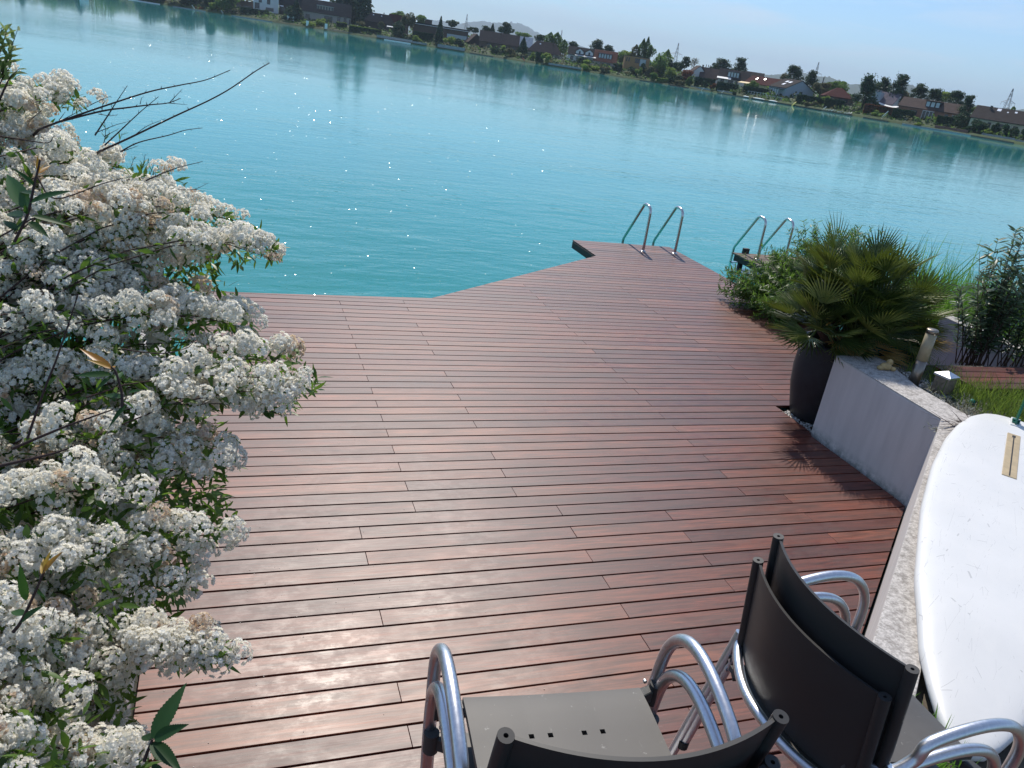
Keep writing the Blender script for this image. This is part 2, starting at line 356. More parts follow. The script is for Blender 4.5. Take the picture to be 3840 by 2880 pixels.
def fascia(p, q, z0=-.155, z1=-.030, t=.022):
    m = MB(); p = np.array(p); q = np.array(q); d = q-p; L = np.hypot(*d); n = np.array([-d[1], d[0]])/L*t
    m.prism([(p-D0[:2]), (q-D0[:2]), (q+n-D0[:2]), (p+n-D0[:2])], z0, z1); return m.build('fascia_board', M['darkwood'], deck, .002)
fascia((6.395, 13.17), (6.395, 14.30)); fascia((2.57, 10.105), (6.36, 13.12)); fascia((-.44, 10.10), (2.55, 10.10)); fascia((8.57, 14.30), (8.57, 8.05)); fascia((6.42, 14.305), (8.55, 14.305))
for x, y in ((6.75, 13.45), (8.3, 14.0), (8.3, 12), (5.2, 11.9), (3.2, 9.9), (.4, 9.9), (8.3, 10)):
    MB().lathe([(0, -1.4), (.055, -1.4), (.055, -.15), (0, -.15)], 12, (x-3, y-7, 0)).build('support_post', M['darkwood'], deck)
# terrace the chairs stand on
mb = MB(); terr = [(-1.6, -3), (1.24, -3), (1.24, 1.35), (-1.6, 1.35)]
o = MB().prism(terr, -.5, 1.27).build('terrace', M['plaster']); tag(o, kind='structure')
o = MB().prism([(1.245, -3), (2.25, -3), (2.25, 1.66), (1.245, 1.66)], -.5, 1.145).build('terrace_step', M['plaster']); tag(o, kind='structure')
mb = MB()
for i in range(29):
    yb = 1.36-i*.15; x1 = 1.25; mb.cc = (random.random(), random.random(), random.random()); mb.b2(-1.62, x1, yb-.139, yb, 1.272, 1.30)
for i in range(31):
    yb = 1.67-i*.15; mb.cc = (random.random(), random.random(), random.random()); mb.b2(1.255, 2.25, yb-.139, yb, 1.148, 1.176)
o = mb.build('terrace_planks', M['deck'], None, .003); tag(o, kind='structure')
# ================================================================== swim ladders
def ladder(name, label, xa, xb, y0, z0, dz=0):
    t = thing(name, label, 'ladder', ((xa+xb)/2, y0, z0), 0)
    for x in (xa, xb):
        X = x-(xa+xb)/2; mb = MB()
        pts = fillet([(X, 0, 0), (X, .02, .70), (X, .20, .86), (X, .49, .74) if False else (X, .47, .66), (X, .915, .05), (X, .915, -.95)], [.3, .16, .1, .14], 7)
        pts = fillet([(X, 0, 0), (X, .025, .86), (X, .30, .885), (X, .925, .02), (X, .925, -1.0)], [.17, .13, .16], 9)
        mb.tube(pts, .0275, 14); mb.build('handrail', M['steel'], t)
        MB().lathe([(.058, 0), (.058, .006), (.05, .011), (.032, .014), (.026, .03), (.022, .03)], 20, (X, 0, .002)).build('base_flange', M['steel'], t)
    for z in (-.32, -.58, -.84):
        MB().b2(-(xb-xa)/2, (xb-xa)/2, .89, .96, z-.012, z+.012).build('tread', M['steel'], t, .004)
    return t
ladder('swim_ladder', 'bent steel swim ladder rails at the end of the reddish hardwood jetty', 7.685, 8.405, 13.78, 0)
ladder('swim_ladder', 'bent steel swim ladder rails on the small weathered dock, half hidden by the shrub', 10.80, 11.52, 14.33, -.13)
t = thing('old_dock', 'small weathered grey brown wooden dock behind the green shrub', 'dock', (11.8, 13.6, -.13))
mb = MB()
for i in range(14):
    mb.cc = (random.random(), random.random(), random.random()); y = 1.24-i*.148; mb.b2(-1.31, 1.3, y-.14, y, -.03, random.uniform(-.003, .003))
mb.build('planks', M['oldwood'], t, .004)
MB().b2(-1.27, 1.26, 1.13, 1.19, -.17, -.032).build('beam', M['darkwood'], t); MB().b2(-1.27, -1.2, -.8, 1.12, -.16, -.032).build('beam', M['darkwood'], t)
for x, y in ((-1.16, 1.05), (1.1, 1.05), (-1.16, -.6), (1.1, -.6)): MB().lathe([(0, -1.4), (.06, -1.4), (.06, -.033), (0, -.033)], 12, (x, y, 0)).build('post', M['darkwood'], t)
MB().b2(-1.0, -.86, 1.245, 1.33, -.06, .10).build('bumper_block', M['darkwood'], t, .006)
# ================================================================== walls, pot, garden
def wallpiece(name, poly, z0, z1, parent=None, cop=True, bev=.012, m='plaster'):
    b = MB().prism(poly, z0, z1-.004).build('wall_body', M[m], parent, bev); 
    if cop:
        c = np.mean(np.array(poly), 0); MB().prism(poly, z1-.0035, z1+.006).build('coping', M['coping'], parent, .005)
    return b
ux, uy = .768, .640
def offp(p, a, b): return (p[0]+ux*a+uy*b, p[1]+uy*a-ux*b)      # a along the near wall, b to its right
gw = thing('garden_wall', 'grey rendered L shaped garden wall with weathered top beside the dark pot', 'wall', (0, 0, 0))
C0 = (5.765, 4.61); C1 = offp(C0, -5.2, 0)
wl = [C1, C0, (5.815, 6.06), (6.40, 6.06), (6.16, 5.30), (6.13, 4.62), offp(C0, .06, .24), offp(C1, 0, .22)]
wallpiece('w', wl, -.3, .865, gw)
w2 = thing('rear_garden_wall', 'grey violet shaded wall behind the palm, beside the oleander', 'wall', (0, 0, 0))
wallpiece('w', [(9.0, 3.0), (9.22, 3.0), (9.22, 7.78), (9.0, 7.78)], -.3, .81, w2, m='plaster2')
w3 = thing('planter_wall', 'pale rendered wall under the white flowering bush along the deck', 'wall', (0, 0, 0))
wallpiece('w', [(-.66, 1.38), (-.462, 1.38), (-.462, 6.6), (-.66, 6.6)], -.3, .86, w3)
def ground(name, poly, z, m, kind='structure'):
    o = MB().prism(poly, -.6, z).build(name, m); return tag(o, kind=kind)
ground('garden_ground', [(6.14, 6.04), (8.98, 6.04), (8.98, -3), (2.3, -3), (2.3, 1.75), (6.1, 4.66)], .79, M['soil'])
def bank(name, pts, m):                                          # grid sheet from rows of points
    n = len(pts[0]); V = [p for r in pts for p in r]; Fs = [(i*n+j, i*n+j+1, (i+1)*n+j+1, (i+1)*n+j) for i in range(len(pts)-1) for j in range(n-1)]
    o = link(name, mkmesh(name, V, Fs, True, [m])); return tag(o, kind='structure')
bank('garden_bank', [[(x, -3, .6) for x in (9.2, 11, 14, 22, 40)], [(x, 7.0, .55) for x in (9.2, 11, 14, 22, 40)], [(x, 8.4, .25) for x in (9.0, 11, 14, 22, 40)], [(x, y, -.3) for x, y in ((8.66, 10.2), (11, 10.3), (14, 10.5), (22, 11), (40, 11))], [(x, y, -1.2) for x, y in ((8.66, 12.2), (11, 12.3), (14, 12.5), (22, 13), (40, 13))]], M['soil'])
bank('garden_bank', [[(x, -3, .75) for x in (-.67, -3, -7, -14, -40)], [(x, 5.5, .74) for x in (-.67, -3, -7, -14, -40)], [(x, 6.6, .6) for x in (-.67, -3, -7, -14, -40)], [(x, 8.6, -.3) for x in (-.67, -3, -7, -14, -40)], [(x, 10.6, -1.2) for x in (-.67, -3, -7, -14, -40)]], M['soil'])
o = MB().b2(5.82, 6.9, 6.07, 6.64, -.3, -.05).build('pebble_bed', M['soil']); tag(o, kind='structure')
def scatter_pebbles(name, label, areas):
    bv = []; 
    ph = [(1, 0, 0), (-1, 0, 0), (0, 1, 0), (0, -1, 0), (0, 0, .7), (0, 0, -.7)]; bf = np.array([(0, 2, 4), (2, 1, 4), (1, 3, 4), (3, 0, 4), (2, 0, 5), (1, 2, 5), (3, 1, 5), (0, 3, 5)])
    V = np.array(ph)*1.0
    T = []; 
    for (p, q, wd, z, n) in areas:
        a = rng.random(n); b = (rng.random(n)-.5)*wd; p = np.array(p); q = np.array(q); d = q-p; nn = np.array([-d[1], d[0]])/np.hypot(*d)
        T.append(np.column_stack([p[0]+d[0]*a+nn[0]*b, p[1]+d[1]*a+nn[1]*b, z+rng.random(n)*.012]))
    T = np.concatenate(T); n = len(T); Mx = rots(n, rng.normal(size=(n, 3))*.4+np.array([0, 0, 1])); s = rng.uniform(.010, .024, n)
    v, f = inst(V, bf, Mx, T, s); c = np.repeat(rng.random((n, 3)), 8, 0)
    o = link(name, mkmesh(name, v, f, False, [M['gravel']], None, c)); return tag(o, label, 'pebbles', None, 'stuff')
scatter_pebbles('pebbles', 'white pebbles round the foot of the dark pot', [((5.85, 6.35), (6.85, 6.35), .54, -.045, 900), ((5.82, 6.09), (5.80, 6.64), .04, -.03, 90)])
scatter_pebbles('gravel', 'pale gravel along the back edge of the weathered wall top', [((6.26, 6.0), (6.2, 4.6), .16, .80, 420), (offp(C0, .1, .30), offp(C0, -1.2, .34), .16, .80, 350), ((6.4, 5.9), (6.55, 5.2), .3, .795, 300)])
pt = MB().lathe([(0, -.05), (.27, -.05), (.30, -.03), (.335, .1), (.385, .32), (.405, .52), (.40, .70), (.385, .83), (.385, .855), (.35, .86), (.345, .80), (.34, .77), (0, .77)], 48, (0, 0, 0)).build('plant_pot', M['pot'])
pt.location = (6.22, 6.47, 0); tag(pt, 'tall rounded anthracite plant pot at the end of the garden wall', 'plant pot')
# fan palm -----------------------------------------------------------
def fan(nl, rad, spread, wmax=.021, fold=.25):
    V = []; Fs = []
    for i in range(nl):
        a = (i/(nl-1)-.5)*2*spread; L = rad*(1-.28*(a/spread)**2)*random.uniform(.9, 1.05); d = Vector((math.sin(a), math.cos(a), 0)); sdir = Vector((math.cos(a), -math.sin(a), 0))
        up = Vector((0, 0, 1)); droop = random.uniform(.01, .06); o = len(V)
        for t, wd in ((.06, .35), (.35, 1), (.7, .72), (1, .05)):
            c = d*L*t+up*(fold*L*t*(abs(a)/spread)**1.5*.5-droop*L*t*t)
            V += [c-sdir*wmax/2*wd+up*.006*wd, c, c+sdir*wmax/2*wd+up*.006*wd]
        for j in range(3):
            b = o+j*3; Fs += [(b, b+1, b+4, b+3), (b+1, b+2, b+5, b+4)]
    return V, Fs
palm = thing('fan_palm', 'bushy fan palm with many spiky fronds growing in the dark pot', 'palm', (6.26, 6.5, .8))
mb = MB()
heads = [(.02, 0, .44), (-.36, -.03, .20), (.42, .02, .40), (.08, -.2, .16), (.74, .05, .24), (-.08, .2, .56), (.24, .1, .56)]
for hx, hy, hz in heads: mb.tube(curve([(hx*.25, hy*.25, -.06), (hx*.7, hy*.7, hz*.5), (hx, hy, hz)]), [.045]*17, 8)
mb.build('stems', M['bark'], palm)
nfr = 240
for i in range(nfr):
    hx, hy, hz = heads[i % len(heads)]; el = math.asin(random.uniform(-.30, .99)); az = random.uniform(0, 2*PI)
    dry = el < -.02 and random.random() < .55
    dry = dry and not (math.cos(az) < -.2 and hx < .1)
    d = Vector((math.cos(az)*math.cos(el), math.sin(az)*math.cos(el), math.sin(el)))
    pl = random.uniform(.2, .47)*(1 if el > .25 else (.66 if math.cos(az) > -.4 else .4)); b0 = Vector((hx, hy, hz)); tip = b0+d*pl+Vector((0, 0, -.05*math.cos(el)))
    side = d.cross(Vector((0, 0, 1))); side = side.normalized() if side.length > .05 else Vector((1, 0, 0))
    nup = side.cross(d).normalized(); roll = random.uniform(-.6, .6); side, nup = side*math.cos(roll)+nup*math.sin(roll), nup*math.cos(roll)-side*math.sin(roll)
    V, Fs = fan(random.randint(15, 20), random.uniform(.34, .48), R(random.uniform(38, 78)), .019)
    mb = MB(); c = (random.random(), random.random(), 0)
    mb.cc = c; mb.tube([b0, b0+d*pl*.5+Vector((0, 0, .015)), tip], [.011, .008, .006], 5)
    mb.add([tip+side*v.x+d*v.y+nup*v.z for v in V], [])
    n0 = len(mb.v)-len(V)
    for q, f in enumerate(Fs):
        mb.f.append([n0+k for k in f]); mb.s.append(False); mb.c.append((min(1, max(0, c[0]+random.uniform(-.25, .25))), 0, 0)); mb.m.append(0)
    o = mb.build('frond', M['palmdry'] if dry else M['palm'], palm)
    if dry: o['label'] = 'dry yellowish palm frond hanging low'
MB().b2(-.34, .34, -.34, .34, -.06, -.05).lathe([(.0, -.04), (.34, -.04)], 24).build('potting_soil', M['soil'], palm)
# lamps, small garden things ------------------------------------------
t = thing('bollard_light', 'cylindrical steel and cream path light standing at the wall corner', 'path light', (6.30, 5.47, .78))
MB().lathe([(0, 0), (.05, 0), (.05, .29), (0, .29)], 24).build('lamp_post', M['shade_steel'], t, 0)
MB().lathe([(0, .291), (.052, .291), (.052, .565), (0, .565)], 24).build('lamp_diffuser', M['lampwhite'], t)
MB().lathe([(.0, .566), (.055, .566), (.056, .60), (.05, .606), (0, .606)], 24).build('lamp_cap', M['shade_steel'], t)
M['postwood'] = simple('pale_brown_post', (.22, .175, .13), .7, var=.2, scale=20)
t = thing('post_light', 'short square timber post with shiny pyramid metal cap in the grass', 'post', (6.49, 5.30, .78), R(12))
MB().b2(-.072, .072, -.072, .072, 0, .19).build('post', M['postwood'], t, .004)
MB().add([(-.085, -.085, .192), (.085, -.085, .192), (.085, .085, .192), (-.085, .085, .192), (-.085, -.085, .21), (.085, -.085, .21), (.085, .085, .21), (-.085, .085, .21), (0, 0, .25)], [(3, 2, 1, 0), (0, 1, 5, 4), (1, 2, 6, 5), (2, 3, 7, 6), (3, 0, 4, 7), (4, 5, 8), (5, 6, 8), (6, 7, 8), (7, 4, 8)]).build('post_cap', M['alu'], t)
t = thing('timber_bench', 'low brown timber bench of long planks in front of the oleander', 'bench', (8.0, 5.53, .79))
for i in range(4):
    mb = MB(); mb.cc = (random.random(), random.random(), random.random()); mb.b2(-1.12, .95, -.29+i*.145, -.29+i*.145+.132, .045, .085); mb.build('plank', M['deck'], t, .004)
for x in (-.9, .7): MB().b2(x-.05, x+.05, -.27, .27, -.02, .044).build('bearer', M['darkwood'], t)
def rock(name, label, cat, loc, parts, m):
    mb = MB()
    for (x, y, z, a, b, c) in parts:
        n, k = 8, 12; vs = [(x+a*math.sin(PI*i/n)*math.cos(2*PI*j/k)*random.uniform(.9, 1.08), y+b*math.sin(PI*i/n)*math.sin(2*PI*j/k)*random.uniform(.9, 1.08), z+c*math.cos(PI*i/n)) for i in range(n+1) for j in range(k)]
        mb.add(vs, [(i*k+j, (i+1)*k+j, (i+1)*k+(j+1) % k, i*k+(j+1) % k) for i in range(n) for j in range(k)], True)
    o = mb.build(name, m); o.location = loc; return tag(o, label, cat)
rock('sandstone_ornament', 'small yellowish sandstone ornament lying on the weathered wall top', 'ornament', (6.13, 5.70, .87), [(0, 0, .035, .065, .05, .038), (.045, .01, .075, .035, .032, .033), (-.06, .0, .02, .035, .035, .025), (.07, -.03, .02, .03, .03, .022)], M['stone'])
rock('sprinkler', 'small teal plastic sprinkler half hidden in the grass', 'sprinkler', (6.62, 5.05, .80), [(0, 0, .02, .03, .03, .03), (.03, 0, .02, .025, .012, .012)], M['teal'])
# surfboard -----------------------------------------------------------
bd = np.array([.78, .626]); bd /= np.hypot(*bd); rzb = math.atan2(bd[1], bd[0]); SBZ = .955
sb = thing('surfboard', 'large scuffed white windsurf board lying upside down along the garden wall', 'surfboard', (5.5, 3.73, SBZ), rzb)
prof = [(-3.40, .0), (-3.37, .07), (-3.28, .125), (-3.12, .19), (-2.9, .262), (-2.32, .372), (-1.42, .452), (-.66, .474), (0, .45), (.38, .405), (.75, .325), (1.0, .235), (1.12, .16), (1.17, .09), (1.19, 0)]
px = np.array([p[0] for p in prof]); pw = np.array([p[1] for p in prof]); ts = np.concatenate([np.linspace(-3.40, -3.1, 9)[:-1], np.linspace(-3.1, .95, 40)[:-1], np.linspace(.95, 1.19, 9)])
mb = MB(); nS = 28; vs = []
for tt in ts:
    wd = max(.004, float(np.interp(tt, px, pw))); e = min(1, (1.19-tt)/.5, (tt+3.40)/.8); e = max(0, e)**.5; h = .018+.037*e; zc = -.05*max(0, (-2.2-tt))**1.4*.9-.06*(1-e)
    for j in range(nS):
        a = 2*PI*j/nS; ca, sa = math.cos(a), math.sin(a)
        vs.append((tt, wd*math.copysign(abs(ca)**.62, ca), zc+h*math.copysign(abs(sa)**.6, sa)))
n = len(ts); mb.add(vs, [(i*nS+j, (i+1)*nS+j, (i+1)*nS+(j+1) % nS, i*nS+(j+1) % nS) for i in range(n-1) for j in range(nS)], True)
mb.add(vs[:nS], [tuple(range(nS))]); mb.add(vs[-nS:], [tuple(range(nS))[::-1]])
mb.build('hull', M['hull'], sb)
MB().b2(-.485, .49, -.047, .047, .04, .0605).build('daggerboard_gasket', M['tan'], sb, .004)
MB().b2(-.47, .45, -.005, .004, .055, .0615).b2(.40, .452, -.012, .012, .055, .062).build('daggerboard_slit', M['black'], sb)
MB().b2(.74, .95, -.035, .035, .03, .058).build('fin_box', M['hull'], sb, .003)
finp = [(.76, .055), (.93, .055), (.92, .2), (.88, .36), (.82, .48), (.79, .47), (.79, .3)]
mb = MB(); vs = [(x, y, z) for y in (-.007, .007) for x, z in finp]; nn = len(finp)
mb.add(vs, [tuple(range(nn)), tuple(range(nn, 2*nn))[::-1]]+[(i, i+nn, (i+1) % nn+nn, (i+1) % nn) for i in range(nn)]); mb.build('fin', M['fin'], sb, .003)
MB().b2(.79, .88, -.028, .028, .05, .07).b2(.82, .86, -.03, .03, .0705, .082).build('fin_plate', M['fin'], sb, .004)
# ================================================================== chairs
def make_chair(label):
    t = thing('stacking_chair', label, 'chair', (0, 0, 0), 0, 'stacked grey garden chairs on the terrace')
    xs = [-.218, -.21, -.082, -.064, -.036, -.018, .010, .028, .064, .082, .21, .218]; xs = [-.22, -.2, -.090, -.078, -.046, -.034, .034, .046, .078, .090, .2, .22]
    ys = [-.20, -.185, -.06, .02, .094, .106, .16, .205, .222]
    def zt(x, y): return .455+.004*(abs(x)/.22)**3-.006*max(0, 1-abs(y)/.2)-(.005*((y-.16)/.062)**2 if y > .16 else 0)
    hole = {(2, 4), (4, 4), (6, 4), (8, 4)}; V = []; Fs = []; nx, ny = len(xs), len(ys)
    for z in (0, -.016):
        for y in ys:
            for x in xs: V.append((x*(1-.03*(y < 0)), y, zt(x, y)+z))
    g = lambda i, j, l: l*nx*ny+j*nx+i
    for j in range(ny-1):
        for i in range(nx-1):
            if (i, j) in hole:
                for (a, b), (c, d) in (((i, j), (i+1, j)), ((i+1, j), (i+1, j+1)), ((i+1, j+1), (i, j+1)), ((i, j+1), (i, j))):
                    Fs.append((g(a, b, 0), g(c, d, 0), g(c, d, 1), g(a, b, 1)))
                continue
            Fs += [(g(i, j, 0), g(i+1, j, 0), g(i+1, j+1, 0), g(i, j+1, 0)), (g(i, j+1, 1), g(i+1, j+1, 1), g(i+1, j, 1), g(i, j, 1))]
    for i in range(nx-1): Fs += [(g(i, 0, 1), g(i+1, 0, 1), g(i+1, 0, 0), g(i, 0, 0)), (g(i, ny-1, 0), g(i+1, ny-1, 0), g(i+1, ny-1, 1), g(i, ny-1, 1))]
    for j in range(ny-1): Fs += [(g(0, j, 0), g(0, j+1, 0), g(0, j+1, 1), g(0, j, 1)), (g(nx-1, j, 1), g(nx-1, j+1, 1), g(nx-1, j+1, 0), g(nx-1, j, 0))]
    st_ = link('seat', mkmesh('seat', V, Fs, True, [M['seat']]), t); es = st_.modifiers.new('Edge', 'EDGE_SPLIT'); es.split_angle = R(40)
    H = .800; zb = .485
    mb = MB(); nb = 24; W = .247; vs = []                                     # curved back panel
    def yc(x, z): return -.205-.062*(1-(x/W)**2)-.20*(z-H)*-1*1.0 if False else -.205-.066*(1-(x/W)**2)+.20*(H-z)
    cols = []
    for i in range(nb+1):
        x = -W+2*W*i/nb; ztop = H-.004; zbo = zb+.03*(1-(x/W)**2)*0
        for dy in (-.0045, .0045):
            for z in np.linspace(zbo, ztop, 6): vs.append((x, yc(x, z)+dy, z))
    for i in range(nb):
        a, b = i*12, (i+1)*12
        for k in range(5):
            mb_f = [(a+k, b+k, b+k+1, a+k+1), (a+6+k+1, b+6+k+1, b+6+k, a+6+k)]; cols += mb_f
        cols += [(a+5, b+5, b+11, a+11), (a+6, b+6, b, a)]
    mb.add(vs, cols, True); me = mkmesh('backrest', mb.v, mb.f, True, [M['back']]); br = link('backrest', me, t); es = br.modifiers.new('Edge', 'EDGE_SPLIT'); es.split_angle = R(50)
    for s in (-1, 1):
        mb = MB(); x = s*(W+.010); p0 = Vector((x, yc(W, zb), zb)); p1 = Vector((x, yc(W, H), H)); r = .0150
        mb.tube([p0, p1], r, 18, False)
        d = (p1-p0).normalized(); e1 = Vector((1, 0, 0)); e2 = d.cross(e1)
        for c, sg in ((p1, 1), (p0, -1)):
            ring = [c+(e1*math.cos(2*PI*k/18)+e2*math.sin(2*PI*k/18))*r for k in range(18)]; inn = [c+(e1*math.cos(2*PI*k/18)+e2*math.sin(2*PI*k/18))*.0045 for k in range(18)]; dn = [q-d*sg*.02 for q in inn]
            mb.add(ring+inn+dn, [(k, (k+1) % 18, 18+(k+1) % 18, 18+k) for k in range(18)]+[(18+k, 18+(k+1) % 18, 36+(k+1) % 18, 36+k) for k in range(18)]+[tuple(range(36, 54))])
        mb.build('back_sleeve', M['back'], t)
    def half(s): return [(s*.262, .262, .0), (s*.272, .265, .22), (s*.283, .264, .43), (s*.288, .248, .555), (s*.290, .180, .628), (s*.290, .07, .640), (s*.288, -.07, .600), (s*.286, -.095, .545), (s*.270, -.142, .495), (s*.20, -.184, .472)]
    path = half(1)+[(.1, -.221, .466), (0, -.230, .465), (-.1, -.221, .466)]+half(-1)[::-1]
    MB().tube(curve(path, 8), .0152, 16).build('arm_frame', M['alu'], t)
    for s in (-1, 1):
        MB().tube(curve([(s*.281, -.142, .520), (s*.281, -.170, .36), (s*.276, -.235, .0)], 8), .0155, 14).build('rear_leg', M['alu'], t)
        for (yy, zz, sy) in ((.235, .425, 1), (-.140, .43, -1)):
            mb = MB(); mb.prism([(s*.212, yy-.030), (s*.212, yy+.004), (s*.268, yy+.022), (s*.268, yy-.004)], zz-.035, zz+.004)
            mb.tube([(s*.277, yy+.012*sy, zz-.045), (s*.280, yy+.009*sy, zz+.015)], .0185, 14)
            mb.build('bracket', M['bracket'], t, .004)
            mb = MB(); 
            for q in (-.03, .008): mb.tube([(s*.255, yy+.024*sy*1, zz+q), (s*.255, yy+.030*sy, zz+q)], .005, 10)
            mb.build('bolt', M['alu'], t)
        for yy, q in ((.262, .262), (-.235, .276)): MB().tube([(s*q, yy, -.004), (s*q, yy, .022)], .0185, 12).build('rubber_foot', M['black'], t)
    return t
TZ = 1.303
c0 = make_chair('grey seated aluminium armchair, upper one of the stack with its seat in full view')
c0.location = (.705, 1.065, TZ+.09); c0.rotation_euler = (0, 0, R(-5.5))
dup(c0, (.702, 1.045, TZ), R(-5.5), 'aluminium armchair at the bottom of the stack, under the one with its seat in view')
cb1 = dup(c0, (1.578, 1.237, TZ-.106+.085), R(-91), 'armchair with shade darkened back, upper one of the stack beside the white board')
cb2 = dup(c0, (1.544, 1.247, TZ-.106), R(-91), 'armchair with shade darkened back at the bottom of the stack beside the white board')
for c_ in (cb1, cb2): c_.rotation_euler[0] = R(-4.5)
# ================================================================== vegetation near the camera
def leafbase(st=((0, .12), (.25, .8), (.5, 1), (.78, .6), (1, .03)), fold=.18, droop=.12):
    V = []; Fs = []; dr = np.array([-droop*t*t for t, wd in st for _ in range(3)])
    for t, wd in st: V += [(t, -wd/2, fold*wd*.5), (t, 0, 0), (t, wd/2, fold*wd*.5)]
    for i in range(len(st)-1):
        b = i*3; Fs += [(b, b+3, b+4, b+1), (b+1, b+4, b+5, b+2)]
    return np.array(V), np.array(Fs), dr
LB = leafbase(); LBS = leafbase(((0, .2), (.4, 1), (1, .05)), .2, .1)
def leaves(name, m, parent, T, D, Nn, L, W, base=LB, rnd=None, loose=False):
    T = np.asarray(T, float); D = np.asarray(D, float); n = len(T); D = D/np.linalg.norm(D, axis=1)[:, None]; Nn = np.asarray(Nn, float)
    z = Nn-D*(Nn*D).sum(1)[:, None]; z /= np.linalg.norm(z, axis=1)[:, None]+1e-9; y = np.cross(z, D)
    Mx = np.stack([D, y, z], 2); L = np.broadcast_to(L, n); W = np.broadcast_to(W, n)
    v, f = inst(base[0], base[1], Mx, T, np.column_stack([L, W, W])); v = (v.reshape(n, -1, 3)+z[:, None, :]*(base[2][None, :]*L[:, None])[:, :, None]).reshape(-1, 3)
    c = rng.random((n, 3)) if rnd is None else rnd
    if loose: return v, f, np.repeat(c, len(base[1]), 0)
    return link(name, mkmesh(name, v, f, False, [m], None, np.repeat(c, len(base[1]), 0)), parent)
def bez(a, b, c, t): t = np.asarray(t)[:, None]; return (1-t)**2*a+2*t*(1-t)*b+t*t*c
def stems_leaves(stems, nleaf, L, W, spread, m, mst, parent, up=.5, r0=.005, t0=.15, nb='foliage', rndtip=True):
    mb = MB(); T = []; D = []; Nn = []; C = []
    for a, b, c in stems:
        pts = bez(a, b, c, np.linspace(0, 1, 9)); mb.tube(pts, list(np.linspace(r0, r0*.3, 9)), 5)
        k = max(3, int(nleaf*np.linalg.norm(c-a))); t = np.sort(rng.uniform(t0, 1, k)); p = bez(a, b, c, t); d = bez(a, b, c, np.minimum(1, t+.02))-bez(a, b, c, t-.02); d /= np.linalg.norm(d, axis=1)[:, None]
        q = rng.normal(size=(k, 3)); q -= d*(q*d).sum(1)[:, None]; q /= np.linalg.norm(q, axis=1)[:, None]
        T.append(p); D.append(d*(1-spread)+q*spread); Nn.append(np.array([0, 0, 1])+rng.normal(size=(k, 3))*.5); C.append(np.column_stack([np.clip(rng.random(k)*.7+.4*t**3, 0, 1), rng.random(k), rng.random(k)]))
    mb.build('stems', mst, parent); T = np.concatenate(T); n = len(T)
    leaves(nb, m, parent, T, np.concatenate(D), np.concatenate(Nn), rng.uniform(L*.6, L*1.2, n), rng.uniform(W*.7, W*1.2, n), LB, np.concatenate(C))
# shrub beside the jetty
t = thing('willow_shrub', 'bushy narrow leaved green shrub overhanging the right edge of the jetty', 'shrub', (0, 0, 0))
st = []
for i in range(470):
    a = np.array([8.95+random.uniform(-.3, .6), 10.05+random.uniform(-.45, .5), -.45]); x = 7.5+2.45*random.random()**1.25; zt = np.interp(x, [7.55, 8.0, 8.5, 8.8, 9.7, 10.0], [.50, .85, 1.25, 1.52, 1.5, .9])
    c = np.array([x, random.uniform(9.35, 10.9), max(.05, zt*random.random()**.6*random.uniform(.85, 1.05))]); b = (a+c)/2+np.array([0, 0, .18]); st.append((a, b, c))
stems_leaves(st, 58, .10, .017, .6, M['willow'], M['bark'], t, r0=.006, t0=.22)
# reeds and grasses
BL = leafbase(((0, .7), (.3, 1), (.6, .8), (.85, .45), (1, .03)), .3, .0)
def blades(name, label, cat, pts, hs, wd, m, lean=.25, kind=None, parent=None):
    n = len(pts); base = []; D = rng.normal(size=(n, 3))*lean+np.array([0, 0, 1]); D /= np.linalg.norm(D, axis=1)[:, None]
    side = rng.normal(size=(n, 3)); T = np.asarray(pts)
    B0 = leafbase(((0, .7), (.3, 1), (.6, .8), (.85, .45), (1, .03)), .3, .16)
    o = leaves(name, m, parent, T, D, side*np.array([1, 1, .1]), hs, wd, B0)
    return tag(o, label, cat, None, kind)
def area(n, x0, x1, y0, y1, z): return np.column_stack([rng.uniform(x0, x1, n), rng.uniform(y0, y1, n), np.full(n, z) if np.isscalar(z) else rng.uniform(z[0], z[1], n)])
blades('reeds', 'bright green reeds growing behind the rear garden wall by the water', 'reeds', np.concatenate([area(1500, 9.4, 12.4, 8.2, 9.9, (-.1, .2)), area(500, 9.3, 10.3, 7.6, 8.4, .3)]), rng.uniform(.65, 1.15, 2000), rng.uniform(.009, .016, 2000), M['reed'], .16, 'stuff')
blades('tall_grass', 'clump of tall arching grass blades behind the palm', 'grass', area(70, 9.3, 10.4, 8.6, 9.4, .2), rng.uniform(1.1, 1.6, 70), rng.uniform(.016, .024, 70), M['reed'], .3, 'stuff')
g1 = area(2600, 6.65, 8.9, 4.35, 5.28, .79); g2 = area(1100, 6.4, 7.2, 4.0, 5.4, .79); g3 = area(260, 6.5, 7.0, 5.2, 6.0, .79); gp = np.concatenate([g1, g2, g3])
blades('garden_grass', 'tufts of green and straw coloured garden grass above the white board', 'grass', gp, rng.uniform(.08, .27, len(gp)), rng.uniform(.004, .008, len(gp)), M['grass'], .45, 'stuff')
gp = np.concatenate([area(900, 6.25, 6.75, 4.5, 5.45, .79), area(700, 5.6, 6.5, 4.0, 4.6, .79)])
n = len(gp); D = rng.normal(size=(n, 3))+np.array([0, 0, .4]); o = leaves('silver_ground_cover', M['silver'], None, gp+np.array([0, 0, .02]), D, rng.normal(size=(n, 3))*.6+np.array([0, 0, 1]), rng.uniform(.03, .06, n), rng.uniform(.008, .014, n)); tag(o, 'silvery low ground cover along the gravel edge', 'ground cover', None, 'stuff')
gp = area(420, 2.35, 2.80, 1.5, 1.98, .79); blades('grass_tuft', 'fresh grass tuft between the stacked chairs and the white board', 'grass', gp, rng.uniform(.08, .2, 420), rng.uniform(.006, .011, 420), M['reed'], .5, 'stuff')
